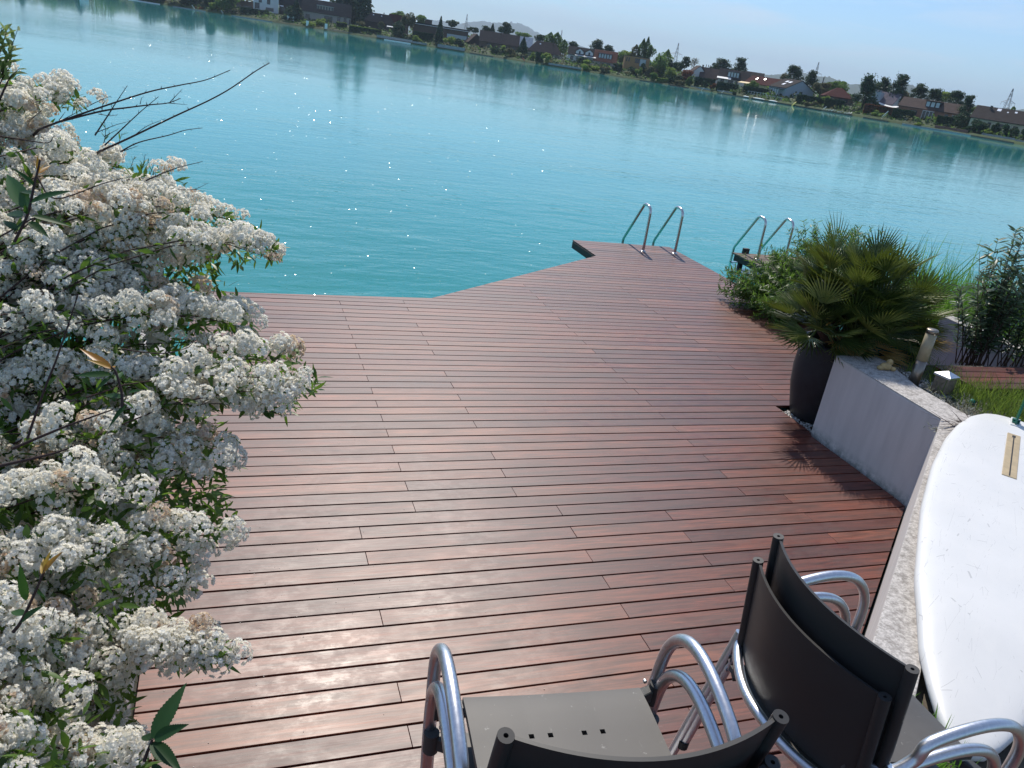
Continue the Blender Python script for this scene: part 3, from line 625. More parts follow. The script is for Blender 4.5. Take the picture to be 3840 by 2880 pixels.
t = thing('oleander', 'upright oleander bush with pale edged narrow leaves at the right edge', 'shrub', (0, 0, 0)); st = []
for i in range(46):
    a = np.array([8.35+random.uniform(-.1, .22), 6.55+random.uniform(-.15, .2), .55]); az = random.uniform(0, 2*PI); rr = random.uniform(.15, .62)
    c = a+np.array([math.cos(az)*rr+.05, math.sin(az)*rr*.7, random.uniform(.75, 1.75)*(1.15-rr*.6)]); st.append((a, (a+c)/2+np.array([0, 0, .15]), c))
for i in range(26):
    a = np.array([8.75+random.uniform(-.1, .3), 6.35+random.uniform(-.15, .2), .55]); az = random.uniform(0, 2*PI); rr = random.uniform(.15, .6)
    c = a+np.array([math.cos(az)*rr, math.sin(az)*rr*.7, random.uniform(.6, 1.6)]); st.append((a, (a+c)/2+np.array([0, 0, .15]), c))
stems_leaves(st, 44, .14, .025, .68, M['oleander'], M['bark'], t, r0=.007, t0=.18)
t = thing('leaf_shadow_blades', 'dark blades standing in for leaf shadows on the weathered wall top beside the board', 'leaf shadow', (0, 0, 0)); n = 26  # added blades imitate leaf shadows falling on the wall top
bs = np.array([5.86, 4.40, .88]); T = bs+rng.normal(size=(n, 3))*np.array([.10, .08, .01]); D = np.column_stack([rng.uniform(-1.1, -.3, n), rng.uniform(-.5, .25, n), rng.uniform(.0, .35, n)])
leaves('blades', M['leaf_shadow'], t, T, D, rng.normal(size=(n, 3))*.3+np.array([0, 0, 1]), rng.uniform(.2, .42, n), rng.uniform(.008, .013, n), BL)
# ------------------------------------------------------------------ the white flowering bush
def inpoly(p, poly):
    x, y = p; c = False; j = len(poly)-1
    for i in range(len(poly)):
        if (poly[i][1] > y) != (poly[j][1] > y) and x < (poly[j][0]-poly[i][0])*(y-poly[i][1])/(poly[j][1]-poly[i][1])+poly[i][0]: c = not c
        j = i
    return c
def bdist(p, poly):
    P = np.array(poly, float); Q = np.roll(P, -1, 0); d = Q-P; t = np.clip(((p-P)*d).sum(1)/(d*d).sum(1), 0, 1); k = P+d*t[:, None]
    keep = ~((P[:, 0] < 5) & (Q[:, 0] < 5)) & ~((P[:, 1] > 1650) & (Q[:, 1] > 1650))
    return np.hypot(*(k-p).T)[keep].min()
BP = [(-60, 170), (0, 165), (60, 172), (130, 186), (180, 212), (178, 232), (120, 236), (75, 250), (130, 285), (170, 310), (228, 345), (262, 362), (300, 372), (330, 384), (385, 385), (400, 402), (430, 432), (500, 470), (540, 487), (585, 512), (612, 540), (602, 562), (565, 556), (520, 575), (470, 545), (470, 590), (505, 630), (538, 665), (552, 725), (590, 735), (640, 742), (655, 775), (685, 800), (690, 845), (650, 850), (628, 890), (560, 885), (500, 845), (445, 870), (460, 905), (500, 945), (512, 1000), (470, 1040), (490, 1085), (512, 1140), (455, 1160), (420, 1190), (425, 1265), (380, 1300), (352, 1330), (380, 1375), (450, 1372), (500, 1400), (490, 1430), (440, 1440), (370, 1425), (285, 1430), (280, 1500), (270, 1560), (300, 1600), (325, 1640), (325, 1680), (-60, 1680)]
def bdepth(u, v):
    base = 3.2-(v-160)/1500*1.62; dd = min(1, bdist(np.array([u, v]), BP)/260)
    return base+.22*(1-dd)**2-.10*dd
R0 = np.array([-1.25, 2.35, .85])
bush = thing('spiraea_bush', 'big bush smothered in white flower clusters leaning over the deck on the left', 'flowering bush', (0, 0, 0))
tips = [(172, 218), (606, 545), (590, 560), (686, 846), (650, 775), (604, 892), (506, 985), (508, 1145), (420, 1268), (500, 1402), (480, 1432), (178, 226), (300, 1635), (385, 392), (425, 440), (240, 356), (560, 880), (430, 1180), (120, 210), (552, 715), (540, 670), (640, 850), (462, 1040), (440, 870), (520, 480), (470, 470)]
tips = [(u, v, 0.0) for u, v in tips]; NTIP = 250; k = 0
while len(tips) < NTIP:
    u, v = random.uniform(-40, 690), random.uniform(160, 1670)
    if not inpoly((u, v), BP): continue
    if random.random() < float(np.interp(v, [160, 560, 640, 900, 1330, 1400, 1670], [.1, .1, .55, .7, .7, .45, .4])): continue
    tips.append((u, v, random.uniform(0, .34)))
petal = np.array([(0.0, 0, 0), (.55, -.42, .1), (1.0, 0, .0), (.55, .42, .1)])
def floret():
    V = []; Fs = []
    for cnt, tilt, ln, ph in ((6, R(14), 1, 0), (5, R(48), .8, .4)):
        for i in range(cnt):
            a = ph+2*PI*i/cnt; ct, sn = math.cos(tilt), math.sin(tilt); o = len(V)
            for x, y, z in petal:
                x, y = x*ln, y*ln; X, Z = x*ct-z*sn, x*sn+z*ct; V.append((X*math.cos(a)-y*math.sin(a), X*math.sin(a)+y*math.cos(a), Z))
            Fs.append((o, o+1, o+2, o+3))
    return np.array(V), np.array(Fs)
FV, FF = floret()
def cluster():
    n = random.randint(32, 40); ph = math.pi*(3-math.sqrt(5)); D = []
    for i in range(n):
        z = 1-(i+.5)/n*1.25; rr = math.sqrt(max(0, 1-z*z)); D.append((rr*math.cos(i*ph), rr*math.sin(i*ph), z))
    D = np.array(D)+rng.normal(size=(n, 3))*.09; T = D*np.array([.0300, .0300, .0255])*rng.uniform(.88, 1.12, (n, 1)); Mx = rots(n, D+rng.normal(size=(n, 3))*.25)
    v, f = inst(FV, FF, Mx, T, rng.uniform(.0074, .0102, n)); c = np.repeat(np.clip(rng.normal(.6, .25, (n, 3)), 0, 1), len(FF), 0)
    return v, f, c
CL = [cluster() for _ in range(8)]
P = []; AX = []; LT = []; LD = []; sprays = []
for (u, v, dz) in tips:
    tp = dep(u*S2, v*S2, bdepth(u, v)+dz); r0 = R0+np.array([random.uniform(-.2, .2), random.uniform(-.9, .9), 0]); r0[1] = .5*r0[1]+.5*tp[1]
    a = tp+(r0-tp)*.62; a[2] = tp[2]-random.uniform(.12, .34); Ln = np.linalg.norm(tp-a); b = (a+tp)/2+np.array([0, 0, .22*Ln+random.uniform(.02, .1)])
    sprays.append((a, b, tp)); tail = random.uniform(.34, .6); k = max(3, int(Ln*tail/.040)); t = np.linspace(1-tail, 1, k)+rng.uniform(-.012, .012, k); pp = bez(a, b, tp, np.clip(t, 0, 1))
    dd = (tp-a)/Ln; q = rng.normal(size=(k, 3))*.024; P.append(pp+q+np.array([0, 0, .012])); AX.append(np.array([0, -.15, .8])+dd*.25+rng.normal(size=(k, 3))*.38)
    m_ = int(Ln*46); t = rng.uniform(.1, 1.0, m_); LT.append(bez(a, b, tp, t)); q = rng.normal(size=(m_, 3)); LD.append(q+dd*.8+np.array([0, 0, -.35]))
P = np.concatenate(P); AX = np.concatenate(AX); n = len(P); SC = rng.uniform(.82, 1.38, n); Mx = rots(n, AX); which = rng.integers(0, 8, n); old = rng.random(n) < .08
dist = (P-CAM)@FW; order = np.argsort(dist)
cme = {}
for i in range(8):
    for q in (0, 1): cme[i, q] = mkmesh('flower_cluster', CL[i][0], CL[i][1], False, [M['petal_old' if q else 'petal']], None, CL[i][2])
vis = [i for i in order if -50 < 512+F_*((P[i]-CAM)@IR)/dist[i] < 1074 and 384-F_*((P[i]-CAM)@IU)/dist[i] < 800]
near = vis[:100]; ns = set(near)
for i in near:
    o = link('flower_cluster', cme[which[i], int(old[i])], bush); o.matrix_local = Matrix([[*(Mx[i][r]*SC[i]), P[i][r]] for r in range(3)]+[[0, 0, 0, 1]])
for q in (0, 1):
    V = []; Fs = []; C = []; o_ = 0
    for i in range(8):
        s = [j for j in range(n) if which[j] == i and int(old[j]) == q and j not in ns]
        if not s: continue
        v, f = inst(CL[i][0], CL[i][1], Mx[s], P[s], SC[s]); V.append(v); Fs.append(f+o_); o_ += len(v); C.append(np.tile(CL[i][2], (len(s), 1)))
    o = link('blossom_mass', mkmesh('blossom_mass', np.concatenate(V), np.concatenate(Fs), False, [M['petal_old' if q else 'petal']], None, np.concatenate(C)), bush); tag(o, 'browning flower clusters' if q else None, kind='stuff')
LT = np.concatenate(LT); LD = np.concatenate(LD); m_ = len(LT)
inn = []
while len(inn) < 12500:
    u, v = random.uniform(-60, 690), random.uniform(165, 1680)
    if inpoly((u, v), BP): inn.append(dep(u*S2, v*S2, bdepth(u, v)+(random.uniform(.03, .75) if random.random() < .62 else random.uniform(.5, 1.5))))
LT = np.concatenate([LT, np.array(inn)]); LD = np.concatenate([LD, rng.normal(size=(12500, 3))+np.array([.3, 0, -.3])]); m_ = len(LT)
leaves('foliage', M['spleaf'], bush, LT, LD, rng.normal(size=(m_, 3))*.7+np.array([0, 0, 1]), rng.uniform(.028, .066, m_), rng.uniform(.010, .020, m_))
mb = MB()
for a, b, c in sprays:
    mb.tube(bez(a, b, c, np.linspace(0, 1, 6)), [.0034, .003, .0027, .0023, .0018, .001], 4, False)
    mb.tube([R0+(a-R0)*.0+np.array([0, 0, -.1]), (R0+a)/2+np.array([0, 0, .08]), a], [.007, .005, .003], 5, False)
def zp(z, sx, ox, oy, t): return [dep(x/sx+ox, y/sx+oy, t+.0*i) for i, (x, y) in enumerate(z)]
for z, sx, ox, oy, t, r in (([(190, 1040), (300, 720), (380, 520), (460, 290), (540, 40)], 1.843, 0, 1080, 1.95, .0035), ([(0, 1230), (220, 1180), (380, 1140), (470, 1110)], 1.843, 0, 1080, 1.93, .0042), ([(90, 1110), (300, 1020), (500, 940), (780, 840)], 1.843, 0, 1080, 2.0, .0042), ([(840, 420), (1000, 445), (1150, 450), (1300, 410), (1345, 350)], 1.843, 0, 1080, 2.2, .002), ([(250, 770), (380, 930), (700, 830), (850, 790)], 1.843, 0, 240, 2.5, .003), ([(0, 500), (170, 525), (330, 545), (370, 500)], 1.843, 0, 240, 2.5, .0025)):
    pts = curve(zp(z, sx, ox, oy, t), 5); mb.tube(pts, list(np.linspace(r, r*.45, len(pts))), 6)
mb.build('branches', M['twig'], bush)
m_ = 170; pp = np.column_stack([-.42+np.abs(rng.normal(size=m_))*.9, rng.uniform(1.9, 8.5, m_), np.full(m_, .003)]); a_ = rots(m_, rng.normal(size=(m_, 3))*.25+np.array([0, 0, 1])); v, f = inst(petal, np.array([(0, 1, 2, 3)]), a_, pp, rng.uniform(.005, .010, m_))
tag(link('fallen_petals', mkmesh('fallen_petals', v, f, False, [M['petal']], None, rng.random((m_, 3)))), 'tiny white petals fallen on the deck boards near the bush', 'petals', None, 'stuff')
# bare twigs rising out of it
bt = thing('bare_branches', 'dark leafless thorny branches reaching over the water above the white flowers', 'branches', (0, 0, 0)); mb = MB()
for z in ([(380, 1100), (700, 985), (1010, 880), (1300, 790), (1560, 735), (1780, 690), (1990, 605)], [(480, 1060), (880, 960), (1100, 930), (1300, 905), (1450, 890), (1560, 850)], [(1450, 890), (1620, 905)], [(900, 1290), (1100, 1200), (1350, 1080), (1550, 985), (1800, 870), (1990, 765), (2200, 620), (2300, 560), (2330, 545)], [(820, 1170), (950, 970), (1000, 890), (1100, 740)], [(905, 1255), (1080, 1090), (1220, 960), (1370, 835)], [(1040, 1310), (1200, 1230), (1450, 1170), (1600, 1125), (1750, 1105)], [(820, 1150), (1000, 1080), (1130, 1045)], [(900, 1180), (1030, 1110)], [(1160, 1170), (1270, 1090), (1430, 1025)], [(1050, 1310), (1195, 1260)], [(1260, 1560), (1500, 1460), (1750, 1395)], [(1540, 1640), (1680, 1635), (1800, 1580)], [(1680, 1635), (1760, 1655)], [(270, 1030), (385, 930)], [(510, 1040), (565, 965)], [(775, 910), (870, 865), (960, 830)], [(1470, 880), (1575, 770)], [(530, 1040), (800, 900)], [(880, 960), (890, 900), (915, 870)], [(1210, 900), (1225, 840)], [(850, 985), (950, 1000), (1020, 990)], [(640, 920), (620, 1000)]):
    L = math.hypot(z[-1][0]-z[0][0], z[-1][1]-z[0][1]); r = .0015 if L < 330 else (.0026 if L < 900 else .0038)
    P_ = [dep(x/2.304, y/2.304, 2.72+.00012*(x-900)) for x, y in z]; pts = curve(P_, 6); rr = list(np.linspace(r, r*.35, len(pts))); mb.tube(pts, rr, 6)
    for i in range(2, len(pts)-1, 3):
        q = rng.normal(size=3); q = q/np.linalg.norm(q)*.010+np.array([0, 0, .003]); mb.tube([pts[i], np.array(pts[i])+q], [rr[i]*.7, .0004], 4)
for x_, y_ in ((380, 1100), (900, 1290)):
    r_ = dep(x_/2.304, y_/2.304, 2.72); mb.tube(curve([r_, dep((x_-90)/2.304, (y_+70)/2.304, 3.2), dep((x_-330)/2.304, (y_+420)/2.304, 3.6), R0+np.array([.1, .6, .2])], 5), list(np.linspace(.0038, .010, 16)), 6)
tag(mb.build('twigs', M['twig'], bt))
# leafy shoots with large leaves
def bigleaf(mb, a, b, wd, nrm, teeth=13, curl=.1, c=None):
    a, b = np.array(a), np.array(b); d = b-a; L = np.linalg.norm(d); d /= L; nrm = np.array(nrm, float); nrm -= d*(nrm@d); nrm /= np.linalg.norm(nrm); s = np.cross(nrm, d); V = []; Fs = []; m_ = teeth*2
    for i in range(m_+1):
        t = i/m_; prof_ = (math.sin(PI*min(1, t**.72))**.9)*(1-.25*t) if 0 < t < 1 else .02; w_ = wd/2*prof_*(1.0 if i % 2 else .88); ctr = a+d*L*t-nrm*curl*L*t*t
        V += [ctr-s*w_+nrm*w_*.25, ctr-s*w_*.45+nrm*w_*.08, ctr, ctr+s*w_*.45+nrm*w_*.08, ctr+s*w_+nrm*w_*.25]
    for i in range(m_):
        for j in range(4): Fs.append((i*5+j, i*5+j+5, i*5+j+6, i*5+j+1))
    mb.cc = (random.random()*.8, 0, 0) if c is None else (c, 0, 0); mb.add(V, Fs, True)
def shoot(name, label, sx, ox, oy, t, stem, lv, lo, r=.004, teeth=11, wr=.26):
    g = thing(name, label, 'leafy shoot', (0, 0, 0)); pts = curve(zp(stem, sx, ox, oy, t), 6); MB().tube(pts, list(np.linspace(r, r*.6, len(pts))), 6).build('stem', M['twig'], g)
    for nm, lst, m_ in (('leaves', lv, M['bigleaf']), ('young_leaves', lo, M['young'])):
        if not lst: continue
        mb = MB()
        for (x0, y0, x1, y1, dt) in lst:
            a = dep(x0/sx+ox, y0/sx+oy, t); b = dep(x1/sx+ox, y1/sx+oy, t+dt); bigleaf(mb, a, b, np.linalg.norm(b-a)*wr, -FW*.55+np.array([random.uniform(-.3, .3), 0, .8]), teeth)
        mb.build(nm, m_, g)
    return g
shoot('leafy_shoot', 'leafy shoot with orange tipped young leaves among the upper white flowers', 1.843, 0, 240, 2.15, [(100, 1230), (190, 1040), (240, 820), (265, 720), (275, 660)], [(190, 1000, 20, 720, .1), (200, 960, 470, 850, -.05), (220, 1050, 510, 1110, .05), (180, 1080, 60, 1180, 0), (150, 1060, 30, 1000, .1), (230, 900, 120, 860, .05), (200, 1090, 330, 1180, -.05), (240, 840, 90, 710, -.04), (190, 1040, 160, 960, -.05), (320, 960, 330, 880, .0), (120, 1150, 10, 1060, .05)], [(268, 750, 255, 630, 0), (272, 745, 318, 660, -.03), (262, 760, 350, 690, .04)])
shoot('leafy_shoot', 'leafy shoot with a yellow orange tip in the middle of the white bush', 1.843, 0, 1080, 1.9, [(845, 830), (840, 720), (800, 580), (770, 545)], [(770, 600, 500, 590, .0), (770, 610, 645, 710, -.04), (845, 760, 700, 720, .05), (890, 720, 975, 700, -.02), (870, 810, 740, 960, -.03), (850, 780, 930, 820, .05), (800, 640, 850, 560, .06)], [(770, 560, 550, 400, .0), (765, 550, 600, 485, -.03), (775, 555, 800, 530, .03)])
shoot('leafy_shoot', 'leafy shoot with yellow green tips near the bottom of the white bush', 1.843, 0, 1980, 1.72, [(90, 720), (150, 640), (240, 450), (310, 290)], [(180, 500, 130, 255, -.03), (140, 650, 280, 530, -.03), (250, 440, 330, 480, .03), (170, 600, 60, 560, .05), (380, 560, 330, 640, .04)], [(300, 300, 345, 145, 0), (295, 310, 410, 160, -.03), (290, 320, 300, 200, .03)])
shoot('serrated_plant', 'dark green serrated large leaves beside the deck corner at the bottom left', 3.77, 440, 2440, 1.46, [(380, 1560), (430, 1420), (500, 1250)], [(505, 1245, 955, 430, .06), (520, 1250, 968, 1030, -.02), (480, 1300, 905, 1680, -.04), (505, 1255, 320, 1180, .04), (490, 1620, 700, 1760, -.02), (470, 1400, 640, 1540, .05)], [], .004, 16, .37)
# thin willow shoots and the pale shrub behind
def wisp(name, label, stems, sx, t, root, m, L, W, den, spread=.45):
    g = thing(name, label, 'shrub', (0, 0, 0)); st = []
    for z in stems:
        a = dep(z[0][0]/sx, z[0][1]/sx, t); b = dep(z[1][0]/sx, z[1][1]/sx, t); st.append((a, (a+b)/2+rng.normal(size=3)*.02, b))
    mb = MB()
    for a, b, c in st: mb.tube([np.array(root), (np.array(root)+a)/2+np.array([0, 0, .06]), a], [.008, .006, .004], 5)
    mb.build('lower_stems', M['twig'], g); stems_leaves(st, den, L, W, spread, m, M['twig'], g, r0=.003, t0=.05)
wisp('willow_shoots', 'thin feathery willow shoots rising behind the white bush', [((1180, 1640), (1255, 1330)), ((1130, 1640), (1165, 1350)), ((1180, 1600), (1290, 1400)), ((1240, 1640), (1390, 1440)), ((980, 1420), (1055, 1150)), ((860, 1300), (900, 1030)), ((940, 1400), (1010, 1230)), ((1010, 1640), (1060, 1480)), ((1250, 1640), (1330, 1410))], 2.304, 3.9, (-.75, 3.6, 1.2), M['willow'], .042, .0065, 70)
wisp('pale_shrub', 'pale green leafy shrub tips at the far upper left', [((-40, 700), (150, 260)), ((-60, 600), (60, 250)), ((-80, 500), (20, 235)), ((60, 720), (170, 590)), ((-20, 720), (100, 400)), ((-90, 650), (-20, 200)), ((-20, 780), (110, 560))], 2.304, 3.05, (-1.4, 3.3, 1.4), M['paleleaf'], .05, .016, 120, .5)
# ================================================================== the lake
def watermat():
    m, nt, out = mat('turquoise_lake_water'); N = NT(nt)
    geo = N.n('ShaderNodeNewGeometry'); pos = geo.outputs['Position']
    def mapd(sc, rz=0):
        mp = N.n('ShaderNodeMapping'); N.l(pos, mp.inputs[0]); mp.inputs['Scale'].default_value = sc; mp.inputs['Rotation'].default_value = (0, 0, rz); return mp.outputs[0]
    calm = N.noise(mapd((.010, .022, 1), R(-10)), 1, 3, .55).outputs[0]; patch = N.noise(mapd((.05, .16, 1), R(-12)), 1, 3, .6).outputs[0]
    sep = N.n('ShaderNodeSeparateXYZ'); N.l(pos, sep.inputs[0])
    dist = N.math('SQRT', N.math('ADD', N.math('POWER', sep.outputs[0], 2), N.math('POWER', sep.outputs[1], 2)))
    amp = N.math('MULTIPLY', N.ramp(calm, [(.33, .30), (.62, 1.15)]), N.ramp(patch, [(.3, .6), (.7, 1.3)]))
    wob = N.math('MULTIPLY', N.math('SUBTRACT', N.noise(mapd((.02, .09, 1), R(-14)), 1, 4, .6).outputs[0], .5), .16); wob2 = N.math('MULTIPLY', N.math('SUBTRACT', N.noise(mapd((.006, .012, 1), R(-14)), 1, 2, .5).outputs[0], .5), .18)
    far = N.ramp(N.math('ADD', N.math('ADD', N.math('DIVIDE', dist, 300), wob), wob2), [(0, 1), (.1, .70), (.25, .48), (.36, .34), (.46, .02), (1, .007)]); band = N.math('MULTIPLY', N.ramp(N.noise(mapd((.0045, .030, 1), R(-14)), 1, 2, .5).outputs[0], [(.56, 0), (.62, .014)]), N.ramp(N.math('DIVIDE', dist, 300), [(.3, 0), (.6, 1)])); amp = N.math('MULTIPLY', amp, N.math('ADD', far, band))
    h = None
    for sc, rz, wt, det in (((.55, 1.15, 1), R(-14), .10, 3), ((1.6, 3.4, 1), R(-8), .040, 3), ((3.6, 8.5, 1), R(-20), .013, 2), ((2.4, 4.6, 1), R(32), .014, 2)):
        k = N.math('MULTIPLY', N.noise(mapd(sc, rz), 1, det, .5, .3).outputs[0], wt); h = k if h is None else N.math('ADD', h, k)
    h = N.math('MULTIPLY', h, amp)
    b = N.n('ShaderNodeBump'); N.l(h, b.inputs['Height']); b.inputs['Strength'].default_value = 1.0; b.inputs['Distance'].default_value = .50
    # sparse steep capillary facets that catch the sun
    vo = N.n('ShaderNodeTexVoronoi', feature='F1', voronoi_dimensions='2D'); N.l(mapd((1.0, 1.0, 1), .3), vo.inputs['Vector']); vo.inputs['Scale'].default_value = 8
    rn = N.n('ShaderNodeSeparateColor'); N.l(vo.outputs['Color'], rn.inputs[0])
    ang = N.math('MULTIPLY', rn.outputs[0], 2*PI); sl_ = N.math('MULTIPLY', N.math('SQRT', N.math('MULTIPLY', N.math('LOGARITHM', N.math('MAXIMUM', rn.outputs[1], .002), math.e), -2)), .195)
    cx = N.n('ShaderNodeCombineXYZ'); N.l(N.math('MULTIPLY_ADD', N.math('COSINE', ang), sl_, .13), cx.inputs[0]); N.l(N.math('MULTIPLY', N.math('SINE', ang), sl_), cx.inputs[1]); cx.inputs[2].default_value = 1
    nz = N.n('ShaderNodeVectorMath', operation='NORMALIZE'); N.l(cx.outputs[0], nz.inputs[0])
    on = N.math('LESS_THAN', vo.outputs['Distance'], N.ramp(N.math('DIVIDE', dist, 300), [(0, .05), (.1, .13), (.4, .20), (.6, .0)])); on = N.math('MULTIPLY', on, N.math('GREATER_THAN', sl_, .2))
    mv = N.n('ShaderNodeMix', data_type='VECTOR'); N.l(on, mv.inputs[0]); N.l(b.outputs[0], mv.inputs[4]); N.l(nz.outputs[0], mv.inputs[5])
    rgh = N.math('MULTIPLY_ADD', on, .10, .045)
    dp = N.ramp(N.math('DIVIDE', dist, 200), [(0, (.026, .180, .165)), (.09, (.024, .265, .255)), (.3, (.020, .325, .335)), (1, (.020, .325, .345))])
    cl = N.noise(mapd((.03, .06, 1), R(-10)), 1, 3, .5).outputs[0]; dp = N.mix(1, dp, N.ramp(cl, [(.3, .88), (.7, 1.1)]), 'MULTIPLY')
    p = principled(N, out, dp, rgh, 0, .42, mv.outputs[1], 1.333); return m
M['water'] = watermat()
o = link('lake', mkmesh('lake', [(-2500, -60, WZ), (2500, -60, WZ), (2500, 2200, WZ), (-2500, 2200, WZ)], [(0, 1, 2, 3)], False, [M['water']])); tag(o, kind='structure')
# ================================================================== the far shore
DX = [300, 656, 1000, 1320, 1660, 1980, 2260, 2600, 2900, 3240, 3540, 3840, 5200]; DD = [22.5, 22.5, 23.5, 24, 24.5, 26.2, 27.3, 28.8, 33, 38, 41.5, 48, 80]
NX, NY = 512+F_*IR[2]/FW[2], 384-F_*IU[2]/FW[2]
def shore(x): return onz(x, .1554*x-98.9+float(np.interp(x, DX, DD)), WZ)
def sh(x, off=0):
    p = shore(x); d = np.hypot(p[0], p[1]); return p[:2]*(1+off/d)
def dsh(x): p = shore(x); return math.hypot(p[0], p[1])
def lean(x, y): return (x/3.75-NX)/(NY-y/3.75)
def zrow(xc, yb, y, d): return atd(xc+lean(xc, y)*(yb-y), y, d)[2]
def mpp(x, y, d): v = ray(x, y); return d/math.hypot(v[0], v[1])/(F_*3.75)
def gz(off, d):
    top = .0092*d; return float(np.interp(off, [-2, 0, .8, 6, 22, 40, 400], [-1.6, -.6, .35, .5+.12*top, .75*top, top, top*1.1]))
def rzx(x, y=None):
    p = shore(x); return -math.atan2(p[0], p[1])
M['bank'] = simple('garden_lawn', (.04, .065, .02), .95, var=.5, scale=.12); M['hill'] = simple('wooded_hill', (.035, .055, .03), .95, var=.4, scale=.004)
offs = [-3, -.3, .6, 3, 8, 15, 24, 40, 90, 300, 1500, 9000]; xs = list(range(-2600, 7000, 60)); V = []; Fs = []
for of in offs:
    for x in xs:
        q = sh(x, of); V.append((q[0], q[1], gz(of, dsh(x))))
n = len(xs); Fs = [(i*n+j, i*n+j+1, (i+1)*n+j+1, (i+1)*n+j) for i in range(len(offs)-1) for j in range(n-1)]
tag(link('far_bank', mkmesh('far_bank', V, Fs, True, [M['bank']])), kind='structure')
def hills(pts, d0, name, jag):
    pts = [(-900, pts[0][1]-.1554*(pts[0][0]+900)+8)]+pts+[(pts[-1][0]+900, pts[-1][1]+.1554*900+10)]
    X = np.arange(pts[0][0], pts[-1][0], 8.0); Y = np.interp(X, [p[0] for p in pts], [p[1] for p in pts]); rows = []
    nz = np.cumsum(rng.normal(size=len(X))); nz = (nz-np.convolve(nz, np.ones(25)/25, 'same'))*jag
    for fd, fz in ((.62, -.05), (.74, .3), (.86, .7), (.95, .93), (1.0, 1.0), (1.1, .8), (1.4, -.05)):
        r = []
        for i, (x, y) in enumerate(zip(X, Y)):
            p = atd(x, y, d0); h = max(2, p[2])+nz[i]*(1 if fz > .9 else .4); wob = 1+.02*math.sin(i*.31+fd*20); r.append((p[0]*fd*wob, p[1]*fd*wob, h*fz+(rng.normal()*h*.03 if .2 < fz < .95 else 0)))
        rows.append(r)
    n = len(X); V = [q for r in rows for q in r]; Fs = [(i*n+j, i*n+j+1, (i+1)*n+j+1, (i+1)*n+j) for i in range(len(rows)-1) for j in range(n-1)]
    tag(link(name, mkmesh(name, V, Fs, True, [M['hill']])), kind='structure')
hills([(1300, 70), (1480, 92), (1560, 84), (1652, 77), (1718, 88), (1766, 84), (1807, 78), (1848, 84), (1913, 87), (1951, 88), (1989, 106), (2028, 129), (2080, 143), (2143, 160), (2230, 185), (2350, 218), (2600, 268)], 9500, 'distant_mountains', 3)
hills([(1600, 165), (2200, 228), (2500, 262), (2700, 276), (2824, 279), (2880, 280), (2926, 280), (3000, 273), (3020, 273), (3067, 286), (3124, 296), (3173, 312), (3205, 317), (3280, 316), (3366, 315), (3394, 317), (3423, 323), (3484, 340), (3560, 358), (3633, 380), (3657, 389), (3688, 403), (3712, 408), (3757, 407), (3798, 410), (3840, 410), (4000, 425)], 4600, 'wooded_hills', 1.2)
# --- vegetation of the far shore
M['fdark'] = leafmat('dark_conifer_needles', (.014, .034, .018), (.034, .070, .032), (.075, .11, .045), .25, .6, .2)
M['fmid'] = leafmat('mid_green_foliage', (.045, .09, .022), (.095, .165, .04), (.18, .25, .07), .45, .6, .2)
M['flight'] = leafmat('fresh_green_foliage', (.08, .13, .025), (.17, .24, .05), (.30, .34, .09), .45, .6, .2)
M['folive'] = leafmat('olive_foliage', (.06, .065, .03), (.12, .12, .055), (.18, .17, .09), .3, .6, .2)
M['fred'] = leafmat('russet_foliage', (.08, .025, .018), (.16, .06, .03), (.24, .11, .05), .3, .6, .2)
M['fbark'] = simple('tree_bark', (.06, .045, .035), .9, scale=1)
QV = np.array([(-.5, -.5, 0), (.5, -.5, 0.12), (.5, .5, 0), (-.5, .5, -.12)]); QF = np.array([(0, 1, 2, 3)])
